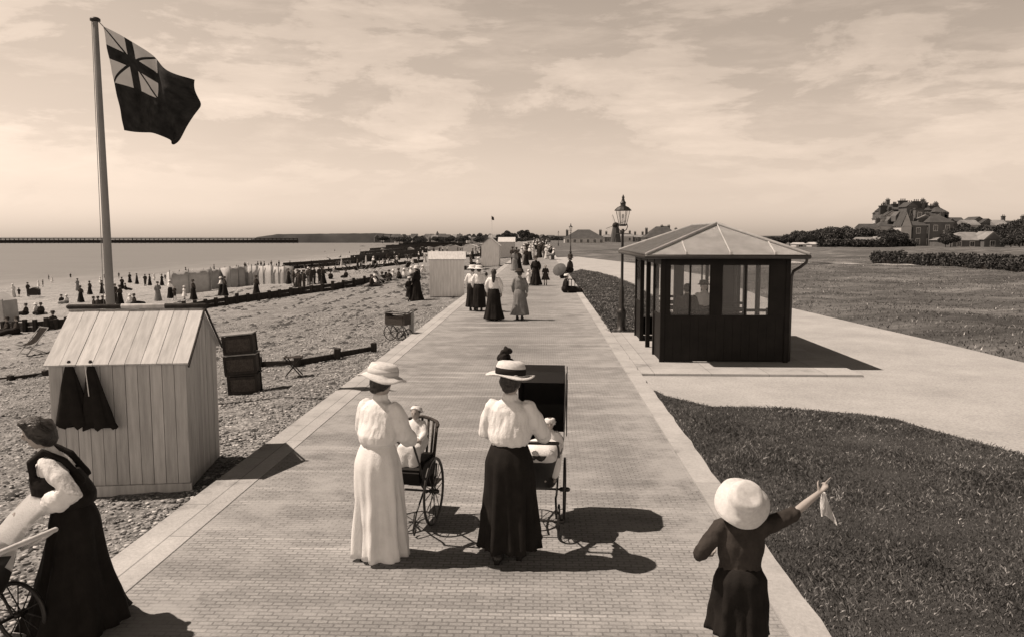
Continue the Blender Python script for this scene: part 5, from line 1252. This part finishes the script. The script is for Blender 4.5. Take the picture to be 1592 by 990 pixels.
for px, hp, Y in [(1372, 355, 215), (1385, 352, 212), (1395, 358, 205), (1378, 362, 205), (1500, 352, 245), (1545, 350, 240), (1562, 352, 225), (1578, 350, 220), (1590, 346, 225), (1604, 344, 225), (1485, 352, 235), (1512, 350, 240), (1492, 346, 250), (1528, 347, 250), (1556, 346, 245), (1570, 343, 248), (1584, 342, 240), (1598, 340, 236), (1478, 360, 200), (1470, 366, 198), (1572, 362, 198), (1585, 358, 200), (1600, 356, 200)]:
    z = PD(px, hp, Y).z; tree((PD(px, 380, Y).x, Y, -.2), z / 7.2, ('dark tree between the wood edge and the big house' if px < 1400 else 'dark tree standing high behind the bungalow roof' if Y > 210 else 'low dark tree beside the bungalow'), 'trees among the houses')
for px, hp, Y in [(788, 358, 620), (812, 357, 600), (800, 362, 600), (822, 361, 610), (776, 364, 640), (834, 364, 650), (765, 364, 700), (745, 363, 720), (728, 364, 730), (715, 365, 740), (700, 366, 700), (850, 366, 700)]:
    z = PD(px, hp, Y).z; tree((PD(px, 380, Y).x, Y, -.5), (z + .5) / 7.2, 'distant tree rising above the end of the promenade', 'distant trees at the promenade end', 1.0)
# hedge
hp_ = [P(1366, 412, -.1), P(1420, 415, -.1), P(1480, 418, -.1), P(1540, 422, -.1), P(1600, 426, -.1), P(1800, 436, -.1)]
lobes = []
for i in range(150):
    t_ = i / 149 * (len(hp_) - 1); k = min(int(t_), len(hp_) - 2); p = hp_[k].lerp(hp_[k + 1], t_ - k); lobes.append((p.x - hp_[0].x, p.y - hp_[0].y + rng.uniform(-.5, .8), .48 + rng.uniform(-.18, .25), rng.uniform(.45, .68)))
V, Fc = leaves(lobes, 60000, .065, .95); hg = thing('hedge', 'long dark clipped hedge crossing the green below the houses', 'hedge', (hp_[0].x, hp_[0].y, 0)); obj('foliage', npmesh('foliage', V, Fc, m_leaf), None, hg)
bm = B()
for a, b_ in zip(hp_, hp_[1:]): bar(bm, a - hp_[0] + Vector((0, .2, .35)), b_ - hp_[0] + Vector((0, .2, .35)), .8, .7)
obj('core', bm, m_tar, hg)
V, Fc = leaves([(PD(px, 380, 205).x - 70, 0 + rng.uniform(-1, 1), .9, 1.3) for px in np.linspace(1275, 1420, 60)], 9000, .2, .8); tag(obj('hedge', npmesh('hedge', V, Fc, m_leaf), None, loc=(70, 205, 0)), 'far dark hedge along the foot of the wood edge', 'hedge')

# buildings, set out by the size they show at distance Y
def building(label, Y, blocks, name='house', zb=-.5, dz_=10):
    """blocks: (px0,px1,py_eave,py_ridge,kind,wall,roof,dy)  kind: g = gable facing us, e = ridge across, h = hipped, f = flat"""
    x0_ = PD(blocks[0][0], 380, Y).x; t = thing(name, label, 'building', (x0_, Y, zb))
    for (p0, p1, pe, prd, kind, wl, rf, dy) in blocks:
        Yb = Y + dy; xa, xb = PD(p0, 380, Yb).x - x0_, PD(p1, 380, Yb).x - x0_; ze, zr = PD(p0, pe, Yb).z - zb, PD(p0, prd, Yb).z - zb; dp = min(dz_, (xb - xa) * 1.1) + 2
        bm = B(); box(bm, xa, xb, dy, dy + dp, 0, ze); wo = obj('wall', bm, wl, t)
        xm, o = (xa + xb) / 2, .3; bm = B()
        if kind == 'g': prism(bm, [(xa - o, ze + .01), (xb + o, ze + .01), (xm, zr)], dy - .25, dy + dp + .25, 'y')
        elif kind == 'e': prism(bm, [(dy - o, ze + .01), (dy + dp + o, ze + .01), (dy + dp / 2, zr)], xa - .2, xb + .2, 'x')
        elif kind == 'h':
            vs = [bm.verts.new(p) for p in ((xa - o, dy - o, ze + .01), (xb + o, dy - o, ze + .01), (xb + o, dy + dp + o, ze + .01), (xa - o, dy + dp + o, ze + .01))]
            k = min((xb - xa) * .35, dp / 2); r1, r2 = bm.verts.new((xa + k, dy + dp / 2, zr)), bm.verts.new((xb - k, dy + dp / 2, zr))
            for f in ((vs[0], vs[1], r2, r1), (vs[1], vs[2], r2), (vs[2], vs[3], r1, r2), (vs[3], vs[0], r1), vs[::-1]): bm.faces.new(f)
        else: box(bm, xa - .15, xb + .15, dy - .15, dy + dp + .15, ze + .01, ze + .4)
        ro = obj('roof', bm, rf, t)
        if kind == 'g':
            bm = B(); prism(bm, [(xa + .1, ze + .02), (xb - .1, ze + .02), (xm, zr - .35)], dy - .30, dy - .26, 'y'); obj('gable', bm, wl, t)
        nf = max(1, int(ze / 3.1)); nc = max(1, int((xb - xa) / 2.7))
        for f in range(nf):
            for c in range(nc):
                if (xb - xa) < 2: continue
                wx = xa + (xb - xa) * (c + .5) / nc; wz = ze * (f + .55) / nf; hh = min(.75, ze / nf * .28)
                bm = B(); box(bm, wx - .62, wx + .62, dy - .06, dy - .003, wz - hh - .12, wz + hh + .12); w_ = obj('window', bm, m_trim, t)
                bm = B(); box(bm, wx - .5, wx - .03, dy - .08, dy - .062, wz - hh, wz + hh); box(bm, wx + .03, wx + .5, dy - .08, dy - .062, wz - hh, wz + hh); box(bm, wx - .5, wx + .5, dy - .075, dy - .061, wz - .02, wz); obj('pane', bm, m_win, w_)
        if kind != 'f' and (xb - xa) > 5:
            for c in ((xa + 1.2), (xb - 1.2)):
                bm = B(); zc = zr if kind == 'e' else (ze + zr) / 2; box(bm, c - .5, c + .5, dy + dp / 2 - .4, dy + dp / 2 + .4, ze, zc + 1.3); box(bm, c - .6, c + .6, dy + dp / 2 - .5, dy + dp / 2 + .5, zc + 1.301, zc + 1.5)
                for u_ in (-.25, .25): tube(bm, [(c + u_, dy + dp / 2, zc + 1.5), (c + u_, dy + dp / 2, zc + 1.9)], .13, 6)
                obj('chimney', bm, m_brick, ro)
    return t
mb, mr, mt, mt2 = m_brick, m_render, m_tile, m_tile2
building('large tall brick seaside mansion with many gables and chimneys above the trees', 235, [(1384, 1452, 327, 317, 'e', mb, mt, 12), (1374, 1398, 336, 327, 'g', mr, mt, 9), (1436, 1470, 334, 324, 'e', mb, mt, 10), (1456, 1486, 344, 335, 'h', mb, mt, 8), (1366, 1402, 352, 343, 'h', mr, mt, 4), (1379, 1472, 331, 322, 'e', mb, mt, 20), (1392, 1456, 322, 317, 'f', mb, mt, 24), (1470, 1486, 350, 340, 'g', mb, mt, 3), (1368, 1390, 340, 333, 'h', mr, mt, 8), (1380, 1400, 328, 324, 'f', mb, mt, 12), (1407, 1424, 322, 314, 'g', mb, mt, 6), (1421, 1434, 326, 321, 'f', mb, mt, 4),
          (1400, 1416, 352, 330, 'g', mr, mt, -2), (1418, 1452, 351, 343, 'e', mb, mt, 0), (1444, 1481, 346, 333, 'h', mb, mt, -1), (1452, 1466, 330, 322, 'h', mb, mt, 9), (1426, 1448, 340, 334, 'g', mb, mt2, 3)], 'mansion')
building('low bungalow with tiled roof and white framed windows at the far side of the green', 205, [(1481, 1562, 374, 361, 'h', mb, mt2, 0), (1530, 1556, 373, 360, 'g', mb, mt2, -2.)], 'bungalow', -.3)
building('row of pale roofed houses behind the bungalow at right', 260, [(1478, 1500, 347, 338, 'e', mb, mt, 8), (1500, 1522, 350, 342, 'e', mr, mt2, 0), (1510, 1530, 344, 337, 'g', mb, mt, 6), (1523, 1545, 348, 340, 'g', mb, mt, 3), (1546, 1566, 351, 342, 'e', mr, mt2, 0), (1567, 1610, 352, 343, 'e', mb, mt, 0)], 'terrace')
building('small pale house between the wood edge and the big house', 238, [(1342, 1366, 355, 348, 'e', mr, mt, 0), (1318, 1340, 362, 355, 'g', mr, mt2, 2)])
building('low pale cottages in front of the wood edge', 212, [(1338, 1362, 375, 369, 'e', mr, mt2, 0), (1362, 1378, 376, 368, 'g', mr, mt2, 1)], 'cottage')
building('low white outbuilding at the left end of the wood edge', 212, [(1238, 1252, 380, 377.5, 'e', mr, mr, 0), (1262, 1274, 380, 377, 'e', mr, mr, 0)], 'outbuilding')
building('building with a large dark hipped roof beyond the second lamp post', 330, [(878, 940, 371, 357, 'h', mr, mt, 0)], 'large_roofed_hall', -.5, 14)
building('distant pyramid roofed pavilion just left of the shelter roof', 330, [(1004, 1060, 370, 352, 'h', mb, mt, 0), (1026, 1046, 362, 351.5, 'h', mb, mt, 4)], 'pavilion', -.5, 14)
building('distant terrace of houses between the windmill and the pavilion', 420, [(940, 962, 369, 365, 'e', mb, mt2, 0), (963, 984, 368, 364, 'e', mr, mt2, 0), (985, 1004, 369, 365.5, 'e', mb, mt2, 0)], 'terrace')
building('low dark flat roofed kiosk closing the promenade', 380, [(838, 856, 371, 370, 'f', m_far, m_far, 0)], 'kiosk', 0)
# windmill
Y = 380; x = PD(957, 370, Y).x; wm = thing('windmill', 'dark distant smock windmill behind the near lamp lantern', 'windmill', (x, Y, -.3))
z1 = PD(957, 350, Y).z; bm = B(); lathe(bm, [(2.6, 0), (1.9, z1 * .6), (1.3, z1)], 8); obj('tower', bm, m_far, wm); bm = B(); ell(bm, (0, 0, z1), (1.6, 1.7, 1.5)); obj('cap', bm, m_tar, wm)
for k in range(4):
    a = R(20 + 90 * k); c, s_ = math.cos(a), math.sin(a); bm = B(); bar(bm, (0, -1.9, z1 + .3), (5 * c, -1.9, z1 + .3 + 5 * s_), .16)
    for j in range(2, 10): bar(bm, (.5 * j * c, -1.9, z1 + .3 + .5 * j * s_), (.5 * j * c - s_ * .8, -1.9, z1 + .3 + .5 * j * s_ + c * .8), .05)
    obj('sail', bm, m_tar, wm)
# distant town left of the promenade
nb = 0
for i in range(46):
    px = 585 + 265 * i / 45 + rng.uniform(-3, 3); Y = rng.uniform(600, 820); wpx = rng.uniform(6, 13); top = rng.uniform(366, 370.5)
    x0 = PD(px, 375, Y).x; w_ = wpx * Y / F_PX; ze = PD(px, top + 2, Y).z + 2.5; zr = PD(px, top, Y).z + 3; bm = B()
    t = thing('house', 'small house in the distant town skyline beyond the beach', 'house', (x0, Y, -2.5), rng.uniform(-.3, .3), 'distant town houses'); wl = rng.choice([mr, mb, mb, m_far])
    box(bm, 0, w_, 0, 9, 0, ze); obj('wall', bm, wl, t); bm = B()
    if rng.random() < .5: prism(bm, [(-.3, ze + .01), (w_ + .3, ze + .01), (w_ / 2, zr + 1)], -.3, 9.3, 'y')
    else: prism(bm, [(-.3, ze + .01), (9.3, ze + .01), (4.5, zr + 1)], -.3, w_ + .3, 'x')
    obj('roof', bm, rng.choice([mt, mt, mt2]), t)
for px, tp in ((680, 360), (715, 363)):
    Y = 780; x0 = PD(px, 370, Y).x; t = thing('church', 'distant church with ' + ('tall' if px == 680 else 'short') + ' pointed spire on the town skyline', 'church', (x0, Y, -3)); z = PD(px, tp, Y).z + 3
    bm = B(); box(bm, -2, 2, -2, 2, 0, z * .6); obj('tower', bm, mb, t); bm = B(); lathe(bm, [(2.4, z * .6), (0, z + .5)], 8); obj('spire', bm, mt, t); bm = B(); box(bm, -10, -2.01, -3, 3, 0, z * .35); obj('nave', bm, mb, t)
for i in range(34):
    px = rng.uniform(590, 865); Y = rng.uniform(560, 700); s = rng.uniform(.45, .8); tree((PD(px, 375, Y).x, Y, -2.5), s, 'low dark bushy tree in the belt below the distant town', 'tree belt below the distant town', 1.5)
# deck chairs scattered over the far beach, and more low groynes
dcp = None
for i in range(34):
    x = rng.uniform(470, 665); y = float(np.interp(x, [470, 665], [438, 418])) + rng.uniform(-26, 2)
    q = PB(x, y); lb, gr = 'deck chair scattered on the far beach beyond the long groyne', 'deck chairs on the far beach'
    if dcp is None: dcp = deckchair(q, 1., lb, gr)
    else: dup(dcp, q, rng.uniform(0, 6.28), lb, None, gr, 1.1)
for pts, lb in (([(500, 424), (580, 417), (662, 408)], 'low thin groyne between the long groyne and the water, left of the plain hut'), ([(530, 411), (600, 404.5), (664, 399)], 'thin dark groyne crowded with sitters, farther left of the plain hut'), ([(585, 391), (640, 387), (662, 385)], 'short far groyne at the water beneath the headland end')):
    groyne('groyne', lb, pbl(pts, 16), .7, .2, .5)
# far flagpole with small flag
Y = 140; q = P(768, 391.5); f0 = Vector((PD(765, 391, Y).x, Y, 0)); t = thing('flagpole', 'far slender pale flagpole rising above the promenade crowd', 'flagpole', f0); zt = PD(765, 336, Y).z
bm = B(); tube(bm, [(0, 0, -.5), (-.05, 0, zt)], [.06, .035], 8); obj('pole', bm, m_white, t)
bm = B(); prism(bm, [(-.08, zt), (.34, zt - .25), (.40, zt - .75), (.05, zt - .72), (-.08, zt - .6)], -.02, .02, 'y'); tag(obj('flag', bm, m_darkcloth, loc=f0 + Vector((0, -.05, 0))), 'tiny dark flag at the top of the far flagpole', 'flag')

# clumps of mixed chimneys and dormers that break the mansion skyline
mn_ = [o for o in scene.objects if o.name == 'mansion'][0]
for px, py, dy in [(1381, 321, 9), (1392, 326, 7), (1399, 318, 12), (1412, 313, 11), (1422, 316, 12), (1433, 314, 11), (1446, 316, 12), (1458, 321, 10), (1468, 326, 8), (1476, 332, 7)]:
    Yb = 235 + dy; c = PD(px, py, Yb); bm = B(); x_ = c.x - mn_.location.x; w_ = rng.uniform(.6, 1.3); z_ = c.z + .5; box(bm, x_ - w_, x_ + w_, dy + 3, dy + 4.2, z_ - 5, z_); box(bm, x_ - w_ - .15, x_ + w_ + .15, dy + 2.9, dy + 4.3, z_ + .001, z_ + .3)
    for u_ in (-.5, 0, .5): tube(bm, [(x_ + u_ * w_, dy + 3.6, z_ + .3), (x_ + u_ * w_, dy + 3.6, z_ + .8)], .16, 6)
    obj('chimney', bm, m_tile, mn_)
for px, pe, pr2, dy in [(1400, 333, 326, 2), (1436, 332, 325, 5), (1462, 340, 333, 3), (1387, 341, 334, 5)]:
    Yb = 235 + dy; c, e_ = PD(px, pe, Yb), PD(px, pr2, Yb); x_ = c.x - mn_.location.x; bm = B(); prism(bm, [(x_ - 1.1, c.z - 1.6), (x_ + 1.1, c.z - 1.6), (x_ + 1.1, c.z), (x_, e_.z), (x_ - 1.1, c.z)], dy + .5, dy + 4, 'y'); d_m = obj('dormer', bm, m_brick, mn_)
    bm = B(); box(bm, x_ - .7, x_ + .7, dy + .42, dy + .49, c.z - 1.3, c.z + .2); obj('pane', bm, m_win, d_m)

# ------------------------------------------------------------------ labels for repeats that can be told apart by their order
ORD = ['leftmost', 'second from left', 'third from left', 'fourth from left', 'fifth from left', 'sixth from left', 'seventh from left', 'eighth from left', 'ninth from left', 'tenth from left', 'eleventh from left', 'twelfth from left', 'thirteenth from left', 'fourteenth from left', 'fifteenth from left', 'sixteenth from left', 'seventeenth from left', 'eighteenth from left']
groups_ = {}
for o in scene.objects:
    if o.parent is None and 'label' in o and 'group' in o: groups_.setdefault(o['label'], []).append(o)
for lb, os_ in groups_.items():
    if 2 <= len(os_) <= 18 and 'throng' not in lb and 'crowd far' not in lb:
        os_.sort(key=lambda o: o.location.x / max(o.location.y, .1))
        for k, o in enumerate(os_): o['label'] = (f'{ORD[k]} ' if k < len(os_) - 1 else 'rightmost ') + lb
